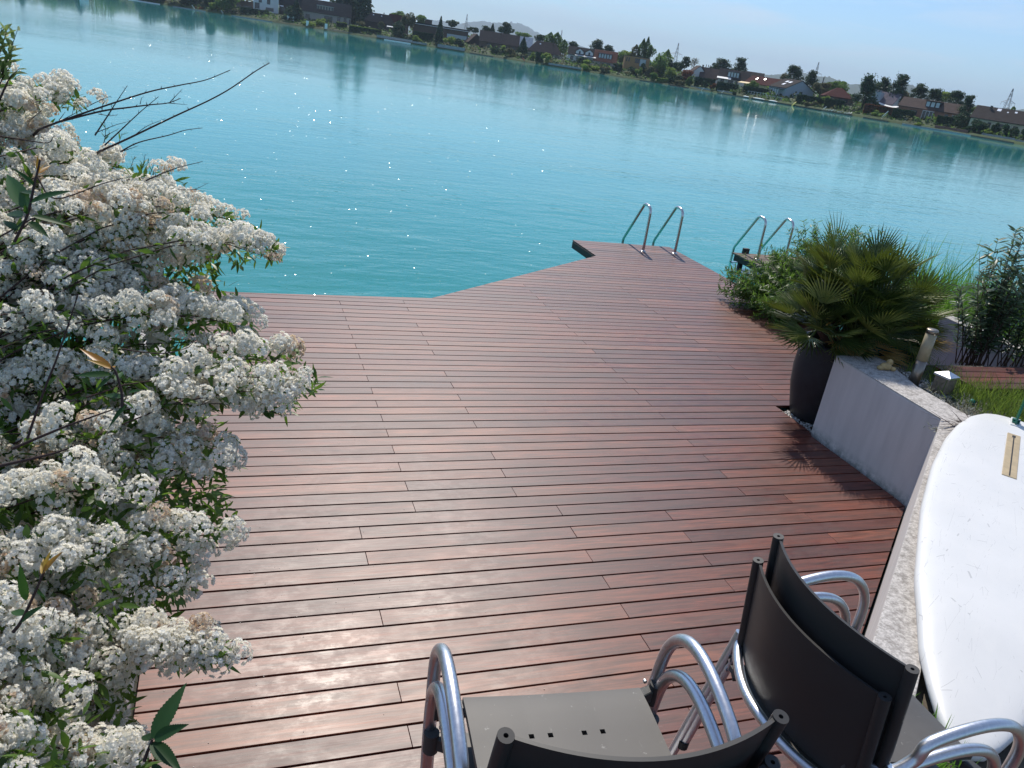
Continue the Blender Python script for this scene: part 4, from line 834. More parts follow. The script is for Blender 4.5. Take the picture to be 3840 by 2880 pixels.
def crown(kind, h, rx, n):
    P = []
    if kind in ('round', 'bush', 'willow'):
        cs = []
        for i in range(16 if kind != 'bush' else 9):
            a = rng.uniform(0, 2*PI); z = rng.uniform(-1, 1); q = math.sqrt(1-z*z); r = rng.uniform(.45, .8); cs.append((q*math.cos(a)*r, q*math.sin(a)*r, .5+z*r*.5, rng.uniform(.26, .42)))
        for i in range(n):
            c = cs[i % len(cs)]; g = rng.normal(size=3); g /= np.linalg.norm(g); r = c[3]*rng.uniform(.6, 1.05); z = c[2]+g[2]*r*.55
            if kind == 'willow': z -= rng.random()**2*.30
            P.append(((c[0]+g[0]*r)*rx, (c[1]+g[1]*r)*rx, max(.0, z)*h))
    elif kind == 'cone':
        for i in range(n):
            t = rng.random()**1.35; lay = (t*11) % 1; r = (1-t)**.85*(.72+.4*(1-lay))*math.sqrt(rng.uniform(.3, 1)); a = rng.uniform(0, 2*PI); r *= 1+.18*math.sin(a*5+t*9); P.append((r*math.cos(a)*rx, r*math.sin(a)*rx, t*h))
    elif kind in ('column', 'poplar'):
        for i in range(n):
            t = rng.random(); r = (min(1, t*5+.45)*(1 if t < .6 else max(.04, 1-((t-.6)/.4)**(1.6 if kind == 'column' else 1.1))))*math.sqrt(rng.uniform(.35, 1)); a = rng.uniform(0, 2*PI); r *= 1+.2*math.sin(a*3+t*14); P.append((r*math.cos(a)*rx, r*math.sin(a)*rx, t*h))
    elif kind == 'pine':
        cs = []
        for i in range(38):
            t = rng.uniform(.04, 1); R_ = (1-.55*t)*rng.uniform(.35, 1.05) if t > .3 else rng.uniform(.5, 1); a = rng.uniform(0, 2*PI); cs.append((R_*math.cos(a), R_*math.sin(a), t, rng.uniform(.20, .36)))
        cs += [(0, 0, .97, .16), (.12, .05, .8, .25), (-.1, 0, .62, .3), (0, .1, .42, .3)]
        for i in range(n):
            c = cs[i % len(cs)]; g = rng.normal(size=3)*.55; P.append(((c[0]+g[0]*c[3])*rx, (c[1]+g[1]*c[3])*rx, (c[2]+g[2]*c[3]*.42)*h))
    return np.array(P)
def tree(kind, label, xc, yb, yt, wpx, off, m='fdark', cat=None, name=None, dens=1.0, base=None, group=None, cl=None):
    wpx *= 1.28 if kind == 'bush' else 1.15; yt -= 3 if kind == 'bush' else 1; yb += 3 if kind == 'bush' else 0
    d = dsh(xc)+off; s = mpp(xc, yb, d); p = atd(xc, yb, d); zt = zrow(xc, yb, yt, d); g = gz(off, d); zb = p[2]; bush_ = kind == 'bush'
    nm = name or ('garden_bush' if bush_ else {'pine': 'pine_tree', 'cone': 'conifer_tree', 'column': 'columnar_conifer', 'poplar': 'poplar_tree', 'willow': 'willow_tree', 'bare': 'bare_tree'}.get(kind, 'broadleaf_tree'))
    t = thing(nm, label, cat or ('bush' if bush_ else 'tree'), (p[0], p[1], min(g, zb)), rng.uniform(0, 6), group); z0 = min(g, zb); H = zt-zb; rx = wpx*s/2
    cb = zb-z0+(.03*H if kind not in ('pine', 'round', 'willow') else .06*H); ch = zt-z0-cb; mb = MB(); r0 = max(.06, .035*H)
    mb.tube([(0, 0, -.4), (0, 0, cb+ch*.4), (.05*rx, 0, cb+ch*.9)], [r0, r0*.6, r0*.15], 6)
    if kind in ('pine', 'round', 'willow', 'bare'):
        nb = 9 if kind != 'bare' else 26
        for i in range(nb):
            t0 = rng.uniform(.15, .8); a = rng.uniform(0, 2*PI); r = rx*rng.uniform(.5, .9)*(1 if kind != 'bare' else 1-.5*t0); z = cb+ch*t0; e = (r*math.cos(a), r*math.sin(a), z+ch*rng.uniform(.05, .22 if kind != 'bare' else .35)); mb.tube([(0, 0, z), (e[0]*.5, e[1]*.5, (z+e[2])/2), e], [r0*.4, r0*.25, r0*.1], 4)
            if kind == 'bare':
                for k in range(4): mb.tube([(e[0]*.6, e[1]*.6, z*.4+e[2]*.6), (e[0]+rng.normal()*rx*.25, e[1]+rng.normal()*rx*.25, e[2]+ch*rng.uniform(0, .2))], [r0*.16, r0*.06], 3)
    mb.build('trunk' if not bush_ else 'stems', M['fbark'], t)
    area_ = 2*rx*ch; q = max(.24, 1.15*s*3.75*.55); n0_ = max(160, dens*area_/(q*q)*(5.2 if kind != 'bare' else .8)); n = int(min(3600, n0_)); q *= max(1, n0_/n)**.5; P = crown('round' if kind == 'bare' else kind, ch, rx, n); n = len(P)
    Mx = rots(n, rng.normal(size=(n, 3))+np.array([0, 0, .6])); v, f = inst(QV, QF, Mx, P+np.array([0, 0, cb]), rng.uniform(.6, 1.5, n)*q*(1.0 if kind != 'bare' else .7))
    hgt = np.clip(P[:, 2]/max(.1, ch), 0, 1); c = np.column_stack([np.clip(rng.random(n)*.8+.15, 0, 1), hgt, hgt])
    link('crown' if not bush_ else 'foliage', mkmesh('crown', v, f, False, [M[m]], None, c), t); return t
def hedge(label, x0, x1, yb, yt, off, thick=1.2, m='fdark', name='hedge', lit=None, cat='hedge'):
    xc = (x0+x1)/2; d = dsh(xc)+off; s = mpp(xc, yb, d); p = atd(xc, yb, d); zt = zrow(xc, yb, yt, d); z0 = min(gz(off, d), p[2])-.3; W = (x1-x0)*s; H = zt-z0; t = thing(name, label, cat, (p[0], p[1], z0), rzx(xc))
    o = MB().b2(-W/2+.12, W/2-.12, .12, thick-.12, 0, H-.12).build('twigs', M['fdark'], t); n = int(min(5200, (2*W*H+W*thick*2)/(.3*.3)*1.9)); P = []
    for i in range(n):
        u = rng.uniform(-W/2, W/2); r = rng.random()
        P.append((u, rng.uniform(0, .14), rng.uniform(0, H)) if r < .55 else ((u, rng.uniform(0, thick), H-rng.uniform(0, .14)) if r < .85 else (math.copysign(W/2-rng.uniform(0, .14), u), rng.uniform(0, thick), rng.uniform(0, H))))
    P = np.array(P); P[:, 2] += .10*np.sin(P[:, 0]*1.3)*(P[:, 2]/H); Mx = rots(n, rng.normal(size=(n, 3))+np.array([0, -.4, .5])); v, f = inst(QV, QF, Mx, P, rng.uniform(.22, .45, n)); c = rng.random((n, 3))
    mi = np.zeros(n, int); ms = [M[m]]
    if lit: ms.append(M[lit]); mi[P[:, 2] > H-.5] = 1  # sunlit top imitated by a lighter leaf colour along the upper edge
    link('foliage', mkmesh('foliage', v, f, False, ms, mi, c), t); return t
# --- houses
WM = {'white': simple('white_render', (.62, .62, .62), .85, var=.06, scale=.6), 'grey': simple('pale_grey_render', (.36, .40, .45), .85, var=.06, scale=.6), 'timber': simple('dark_timber_cladding', (.045, .03, .024), .8, var=.3, scale=1.5),
      'brown': simple('brown_render', (.11, .075, .055), .85, var=.15, scale=.8), 'cream': simple('cream_render', (.50, .46, .33), .85, var=.06, scale=.6), 'yellow': simple('yellow_render', (.50, .42, .22), .85, var=.06, scale=.6),
      'ochre': simple('ochre_render', (.34, .20, .09), .85, var=.1, scale=.6), 'brick': simple('orange_brick', (.30, .15, .10), .85, var=.12, scale=1.5), 'beige': simple('beige_render', (.34, .31, .27), .85, var=.08, scale=.6)}
def rooft(name, c, rough=.95):
    m, nt, out = mat(name); N = NT(nt); v = N.coords(); n = N.noise(v, .8, 4, .6); wv = N.n('ShaderNodeTexWave', bands_direction='Z'); N.l(v, wv.inputs[0]); wv.inputs['Scale'].default_value = 1.6; wv.inputs['Distortion'].default_value = .4
    col = N.ramp(n.outputs[0], [(.3, tuple(x*.72 for x in c)), (.7, tuple(x*1.15 for x in c))]); col = N.mix(.35, col, N.ramp(wv.outputs[0], [(.2, tuple(x*.6 for x in c)), (.6, tuple(x*1.15 for x in c))]))
    principled(N, out, col, rough, 0, .12 if rough > .5 else .5); return m
RM = {'brown': rooft('brown_tiles', (.085, .062, .054)), 'dark': rooft('dark_tiles', (.045, .038, .036)), 'maroon': rooft('maroon_tiles', (.075, .024, .021)), 'terra': rooft('terracotta_tiles', (.26, .11, .07)), 'grey': rooft('grey_roof_sheet', (.20, .20, .23)), 'bright': rooft('pale_sheet_roof', (.55, .55, .56), .35), 'mauve': rooft('mauve_tiles', (.15, .13, .15))}
M['glass'] = simple('dark_window_glass', (.03, .035, .04), .08, var=.1, spec=.6); M['paleglass'] = simple('pale_glazing', (.33, .42, .46), .12, var=.1, spec=.6, scale=1); M['trim'] = simple('white_trim', (.75, .75, .74), .5, var=.04); M['awn'] = simple('white_awning_cloth', (.85, .84, .80), .8, var=.04); M['awno'] = simple('orange_awning_cloth', (.80, .62, .36), .8, var=.06); M['concrete'] = simple('grey_concrete', (.26, .26, .27), .9, var=.2, scale=1); M['gravelred'] = simple('reddish_bank', (.14, .075, .06), .95, var=.3, scale=1.2)
def roofmesh(kind, W, D, e, r, ov=.5, th=.22, y0=0):
    mb = MB()
    if kind in ('side', 'front'):
        k = (r-e)/((D if kind == 'side' else W)/2); A = (D if kind == 'side' else W)/2; ov_e = ov
        prof_ = [(-A-ov_e, e-k*ov_e), (0, r), (A+ov_e, e-k*ov_e), (A+ov_e, e-k*ov_e+th), (0, r+th*1.15), (-A-ov_e, e-k*ov_e+th)]; B_ = (W if kind == 'side' else D)/2+ov*.8
        vs = []
        for b in (-B_, B_):
            for a, z in prof_: vs.append((b, a+D/2, z) if kind == 'side' else (a, b+D/2, z))
        fs = [(0, 1, 4, 5), (1, 2, 3, 4)]; fs2 = [tuple(6+i for i in f[::-1]) for f in fs]; mb.add(vs, fs+fs2+[(i, (i+1) % 6, (i+1) % 6+6, i+6) for i in range(6)])
    elif kind == 'hip':
        A, B_ = W/2+ov, D/2+ov; rl = max(.3, W/2-D/2*.8); z = e-.1
        vs = [(-A, -ov, z), (A, -ov, z), (A, D+ov, z), (-A, D+ov, z), (-A, -ov, z+th), (A, -ov, z+th), (A, D+ov, z+th), (-A, D+ov, z+th), (-rl, D/2, r+th), (rl, D/2, r+th)]
        mb.add(vs, [(3, 2, 1, 0), (0, 1, 5, 4), (1, 2, 6, 5), (2, 3, 7, 6), (3, 0, 4, 7), (4, 5, 9, 8), (5, 6, 9), (6, 7, 8, 9), (7, 4, 8)])
    else: mb.b2(-W/2-ov, W/2+ov, -ov, D+ov, e, e+max(.3, r-e))
    return mb
def wallmesh(kind, W, D, e, r):
    mb = MB(); zb = -4.5
    if kind == 'side':
        pf = [(0, zb), (D, zb), (D, e), (D/2, r-.05), (0, e)]; vs = [(x, y, z) for x in (-W/2, W/2) for y, z in pf]; mb.add(vs, [(0, 4, 3, 2, 1), (5, 6, 7, 8, 9)]+[(i, (i+1) % 5, (i+1) % 5+5, i+5) for i in range(5)])
    elif kind == 'front':
        pf = [(-W/2, zb), (W/2, zb), (W/2, e), (0, r-.05), (-W/2, e)]; vs = [(x, y, z) for y in (0, D) for x, z in pf]; mb.add(vs, [(0, 1, 2, 3, 4), (9, 8, 7, 6, 5)]+[((i+1) % 5, i, i+5, (i+1) % 5+5) for i in range(5)])
    else: mb.b2(-W/2, W/2, 0, D, zb, e)
    return mb
def house(label, xL, xR, yb, ye, yr, off, D, roof, wm, rm, yaw=0, win=(), dorm=(), chim=(), skyl=(), awn=(), name='lake_house', ov=.5, wt=1):
    xc = (xL+xR)/2; d = dsh(xc)+off; s = mpp(xc, yb, d); p = atd(xc, yb, d); zb = p[2]; W = (xR-xL)*s*wt; e = zrow(xc, yb, ye, d)-zb; r = zrow(xc, yb, yr, d)-zb
    t = thing(name, label, 'house', (p[0], p[1], zb), rzx(xc)+R(yaw)); wallmesh(roof, W, D, e, r).build('wall', WM[wm], t); roofmesh(roof, W, D, e, r, ov).build('roof', RM[rm], t)
    for (a, b, c, dd, *mm) in win:               # fractions of the facade width, fractions of the eave height
        f = MB().b2((a-.5)*W-.08, (b-.5)*W+.08, -.06, .02, c*e-.08, dd*e+.08).build('window', M['trim'] if mm and mm[0] == 'trim' else WM['timber'], t); MB().b2((a-.5)*W, (b-.5)*W, -.09, -.062, c*e, dd*e).build('pane', M['paleglass'] if mm and 'pale' in mm else M['glass'], f)
    k = (r-e)/(D/2) if roof != 'flat' else 0
    for (a, b, y0, h, m_, rm_) in dorm:           # shed dormers on the front slope: y0 = set back, h = front height
        z0 = e+k*y0; x0, x1 = (a-.5)*W, (b-.5)*W; L = min(D/2-y0+.6, h/max(.2, k)+2)
        w_ = MB().b2(x0, x1, y0, y0+L, z0-.2, z0+h).build('dormer', WM[wm if m_ == 'wall' else 'timber'], t); MB().b2(x0-.35, x1+.35, y0-.5, y0+L, z0+h+.01, z0+h+.2).build('dormer_roof', RM[rm_], w_); nw = max(1, round((x1-x0)/1.7))
        for i in range(nw): MB().b2(x0+(x1-x0)*(i+.14)/nw, x0+(x1-x0)*(i+.86)/nw, y0-.06, y0-.005, z0+.25, z0+h-.25).build('dormer_window', M['paleglass'] if m_ == 'pale' else M['glass'], w_)
    for (a, yy, w_, h) in chim:
        z0 = r-abs(yy-D/2)*k-.5; c_ = MB().b2((a-.5)*W-w_/2, (a-.5)*W+w_/2, yy-w_/2, yy+w_/2, z0, z0+h+.5).build('chimney', WM['brown'], t); MB().b2((a-.5)*W-w_/2-.1, (a-.5)*W+w_/2+.1, yy-w_/2-.1, yy+w_/2+.1, z0+h+.51, z0+h+.62).build('chimney_cap', M['concrete'], c_)
    for (a, f0, w_) in skyl:                      # skylights on the front slope: f0 fraction up the slope
        yy = D/2*f0; ang = math.atan(k); MB().box(((a-.5)*W, yy, e+k*yy+.30), (w_, w_*1.3, .06), Matrix.Rotation(ang, 3, 'X')).build('skylight', M['bright'], t)
    for (a, b, z, dp_, m_) in awn:
        ang = R(-14); MB().box((((a+b)/2-.5)*W, -dp_/2, z*e), ((b-a)*W, dp_, .08), Matrix.Rotation(R(14), 3, 'X')).build('awning', M[m_], t)
    return t, W, e, r
M['bright'] = simple('reflecting_roof_glass', (.80, .82, .85), .25, var=.03, spec=.8)
house('white modern flat roofed house with tall dark windows at the upper left edge', 952, 1042, 48, -12, -16, 34, 10, 'flat', 'white', 'dark', 0, [(.21, .33, .60, .92), (.54, .66, .56, .92), (.50, .80, .14, .34), (.06, .24, .2, .55)])
house('dark terraced flat roofed wing beside the white modern house at the upper left', 872, 950, 40, 4, 2, 36, 9, 'flat', 'brown', 'dark', 0, [(.1, .4, .15, .6), (.5, .9, .15, .6)], name='house_wing')
house('dark timber house with bright white awnings beside the white modern house', 1048, 1135, 58, 16, -26, 44, 10, 'side', 'timber', 'dark', 0, [(.1, .25, .3, .6), (.6, .85, .1, .5)], awn=[(.04, .18, .72, 3, 'awn'), (.30, .62, .58, 3.6, 'awn'), (.66, .84, .42, 3, 'awn')])
house('pale grey house with brown roof and wide white roofed dormer below tall spruces', 1134, 1312, 85, 50, 6, 34, 10, 'side', 'beige', 'brown', 0, [(.46, .62, .05, .7), (.73, .78, .25, .8), (.86, .91, .25, .8), (.97, .985, .2, .7), (.08, .16, .2, .6)], [(.30, .64, 1.2, 2.4, 'wall', 'bright')], [(.2, 5, .8, 1.4)])
house('very dark steep roofed house with small skylights behind the yellow topped hedge', 1366, 1478, 112, 86, 52, 36, 10, 'hip', 'timber', 'dark', 0, [(.72, .86, .3, .75)], (), [(.62, 5, .7, 1)], [(.28, .72, .8), (.55, .7, .9)], [(.74, 1.0, .75, 3, 'awn')])
house('small house with reddish brown steep roof behind the dark thuja column', 1458, 1530, 100, 88, 58, 62, 9, 'side', 'brown', 'maroon')
t, W, e, r = house('long dark modern house with pale glass balcony and small roof tower', 1546, 1752, 150, 104, 97, 38, 11, 'flat', 'brown', 'dark', 0, [(.62, .98, .30, .62, 'pale'), (.70, .85, -.2, .15), (.2, .5, -.1, .18), (.9, .97, -.2, .15)], ov=.9)
MB().b2(-W*.30, -W*.17, 3, 7, e+.31, e+3.6).build('roof_tower', WM['brown'], t); MB().b2(-W*.31, -W*.16, 2.6, 7.4, e+3.61, e+3.85).build('tower_roof', RM['bright'], t); MB().b2(-W/2-1, W/2+1, -1.05, -.92, e+.02, e+.28).build('roof_edge', M['trim'], t)
house('big double house with plain steep brown roofs beside the bright sheet roof', 1795, 1942, 184, 162, 124, 34, 12, 'side', 'brown', 'brown', 0, [(.2, .3, .1, .7), (.55, .7, .1, .75), (.85, .93, .1, .7)], (), [(.52, 5, .6, 1.2)])
house('brown gabled house end covered with creeper left of the double house', 1755, 1812, 178, 160, 128, 40, 12, 'front', 'timber', 'brown', 12, [(.4, .6, .3, .8)])
house('house with a gleaming pale sheet roof and dark chimney', 1918, 1992, 186, 172, 138, 62, 10, 'side', 'beige', 'bright', 0, (), (), [(.28, 3, 1.1, 2.2)])
house('brown hip roofed house with two small skylights beside the twin green conifers', 1974, 2104, 222, 200, 158, 30, 12, 'hip', 'beige', 'brown', 0, [(.50, .62, -.1, .85), (.64, .74, -.1, .85), (.82, .92, .1, .8)], (), [(.72, 5, .6, 2)], [(.34, .72, .9), (.60, .55, .9)])
t, W, e, r = house('white house with twin pointed dormer gables and bright lean to roof', 2126, 2232, 232, 208, 180, 32, 10, 'side', 'white', 'dark', 0, [(.1, .2, .1, .7), (.3, .5, .1, .55), (.6, .9, .1, .55)])
for a in (.40, .74):
    w_ = roofmesh('front', W*.27, 5, e+2.0, e+3.6, .35); 
    for i, v in enumerate(w_.v): w_.v[i] = (v[0]+(a-.5)*W, v[1]+.6, v[2])
    w_.build('dormer_roof', RM['dark'], t); g = wallmesh('front', W*.27, 5, e+2.0, e+3.5); g.v = [(v[0]+(a-.5)*W, v[1]+.6, max(v[2], e-.2)) for v in g.v]; g = g.build('dormer', WM['white'], t)
    MB().b2((a-.5)*W-.55, (a-.5)*W+.55, .50, .58, e+.4, e+2.2).build('dormer_window', M['glass'], g)
MB().box((W*.12, -1.2, e-.15), (W*.74, 3.2, .12), Matrix.Rotation(R(12), 3, 'X')).build('lean_to_roof', RM['bright'], t)
house('house with terracotta roof and blue grey metal dormer', 2222, 2306, 254, 230, 191, 36, 11, 'side', 'beige', 'terra', 0, [(.3, .45, .1, .7), (.6, .75, .1, .7)], [(.18, .78, 1.3, 2.7, 'pale', 'grey')])
house('ochre box shaped modern house with large dark windows below the poplars', 2338, 2430, 254, 214, 212, 36, 9, 'flat', 'ochre', 'dark', 6, [(.42, .60, .45, .85), (.62, .86, .2, .85, 'pale'), (.06, .1, .5, .85), (.15, .19, .5, .85)], ov=.15)
house('white fronted steep chalet with a triple post chimney', 2572, 2660, 300, 292, 248, 34, 14, 'front', 'white', 'brown', 10, [(.58, .70, 1.1, 2.3), (.48, .60, .2, .7)], (), (), ())
t, W, e, r = house('brown roofed chalet wing with small white gable and white rain pipe', 2622, 2698, 300, 292, 257, 40, 11, 'side', 'white', 'brown', 0, [(.2, .35, .1, .7)], (), [(.05, 5.5, .9, 1.2)])
for i in range(3): MB().lathe([(0, 0), (.22, 0), (.16, 1.6), (0, 1.6)], 10, (-W*.30+i*1.2, 5.5, r+.1)).build('chimney_post', M['black'], t)
house('house with a blue grey panelled dormer and white awning among pines', 2690, 2802, 316, 298, 264, 38, 11, 'side', 'white', 'dark', 0, [(.35, .5, .1, .7), (.58, .66, .1, .7), (.1, .2, .1, .7)], [(.28, .66, 1.0, 2.8, 'pale', 'grey')], (), (), [(-.04, .42, 1.05, 3.5, 'awn')])
house('dark ivy green roofed house half hidden behind the yellow house', 2790, 2856, 310, 296, 272, 58, 11, 'side', 'timber', 'dark')
house('yellow house with maroon roof, small gable window and orange awning', 2776, 2908, 336, 316, 288, 34, 12, 'side', 'yellow', 'maroon', -34, [(.1, .25, .05, .6), (.4, .5, .1, .65)], (), (), [(.25, .62, .9), (.50, .70, .9)], [(-.12, .25, .95, 3, 'awno')])
t, W, e, r = house('big pale blue grey gabled house with three bright skylights', 2940, 3046, 366, 338, 304, 32, 15, 'front', 'grey', 'dark', 33, [(.5, .60, .35, .75), (.80, .87, .12, .3), (.60, .70, -.1, .1)], wt=1.12)
k = (r-e)/(W/2)
for i, (a, b) in enumerate(((5.2, .62), (8.6, .66), (7.2, .34))): MB().box((-W/2*(1-b), a, e+k*W/2*b+.32), (1.5, 2.0, .07), Matrix.Rotation(-math.atan(k), 3, 'Y')).build('skylight', M['bright'], t)
v_ = MB().b2(-W/2-3.4, -W/2-.02, 1.2, 8.0, e*.72, e*.72+.25).build('veranda_roof', RM['dark'], t)
for i in range(4): MB().b2(-W/2-3.3, -W/2-3.1, 1.4+i*2.1, 1.6+i*2.1, -2, e*.72-.01).build('veranda_post', M['trim'], v_)
house('maroon hip roofed bungalow with white gutters behind the dark hedges', 3094, 3192, 382, 366, 332, 34, 13, 'hip', 'brown', 'maroon', 8, [(.1, .3, .1, .8), (.5, .8, .1, .8)], wt=1.08)
t, W, e, r = house('white house with steep mauve roof and tall twin chimneys behind the big pine', 3268, 3342, 402, 386, 346, 36, 11, 'side', 'white', 'mauve', -24, [(.05, .16, .4, 1.6), (.3, .4, .2, .7)])
MB().b2(-W/2-1.2, -W/2+2.6, -.3, 2.8, -4, r-.3).build('stair_tower', WM['grey'], t); MB().b2(-W/2+.1, -W/2+1.1, -.38, -.31, e*.6, e*1.9).build('window', M['glass'], t)
for x in (-.8, .9): MB().b2(-W/2+x, -W/2+x+1.2, .2, 1.4, r-.29, r+.5).build('chimney', M['concrete'], t)
s_ = MB(); n = 10; vs = []
for i in range(n+1):
    u = i/n; vs += [(-W/2+1+u*W*1.25, -2.5, e*1.15-1.9*math.sin(PI*u*.62)*.75), (-W/2+1+u*W*1.25, .4, e*1.25-1.4*math.sin(PI*u*.62)*.6)]
s_.add(vs, [(2*i, 2*i+2, 2*i+3, 2*i+1) for i in range(n)]); o = s_.build('sun_sail', M['awn'], t); md = o.modifiers.new('Solid', 'SOLIDIFY'); md.thickness = .04
t, W, e, r = house('broad brown roofed bungalow with glazed dormer and white framed conservatory', 3366, 3596, 446, 412, 379, 26, 13, 'side', 'brick', 'brown', -9, [(.83, .88, .2, .75, 'trim'), (.72, .77, .2, .75), (.2, .3, .2, .7)], [(.38, .60, 1.6, 2.3, 'pale', 'brown')])
g = MB().b2(-.1*W, .06*W, -2.9, -.05, e*.80, e*.80+.16).build('conservatory_roof', M['trim'], t)
for i in range(4): MB().b2(-.1*W+.02*W*0+i*(.16*W-.14)/3, -.1*W+.14+i*(.16*W-.14)/3, -2.85, -2.72, -1, e*.80-.01).build('conservatory_post', M['trim'], g)
MB().b2(-.095*W, .055*W, -2.6, -2.56, -1, e*.78).build('conservatory_glass', M['glass'], g)
t, W, e, r = house('long dark brown roofed cream bungalow at the right edge of the shore', 3640, 3880, 494, 458, 412, 26, 15, 'side', 'cream', 'dark', -6, [(.05, .12, .45, .8), (.42, .50, .3, .7), (.26, .3, .2, .7), (.62, .68, .3, .7)], (), [(.20, 6, .7, 1.3), (.87, 6, .7, 1.3)], [(.32, .82, 1.3), (.56, .80, .8), (.45, .72, .5)])
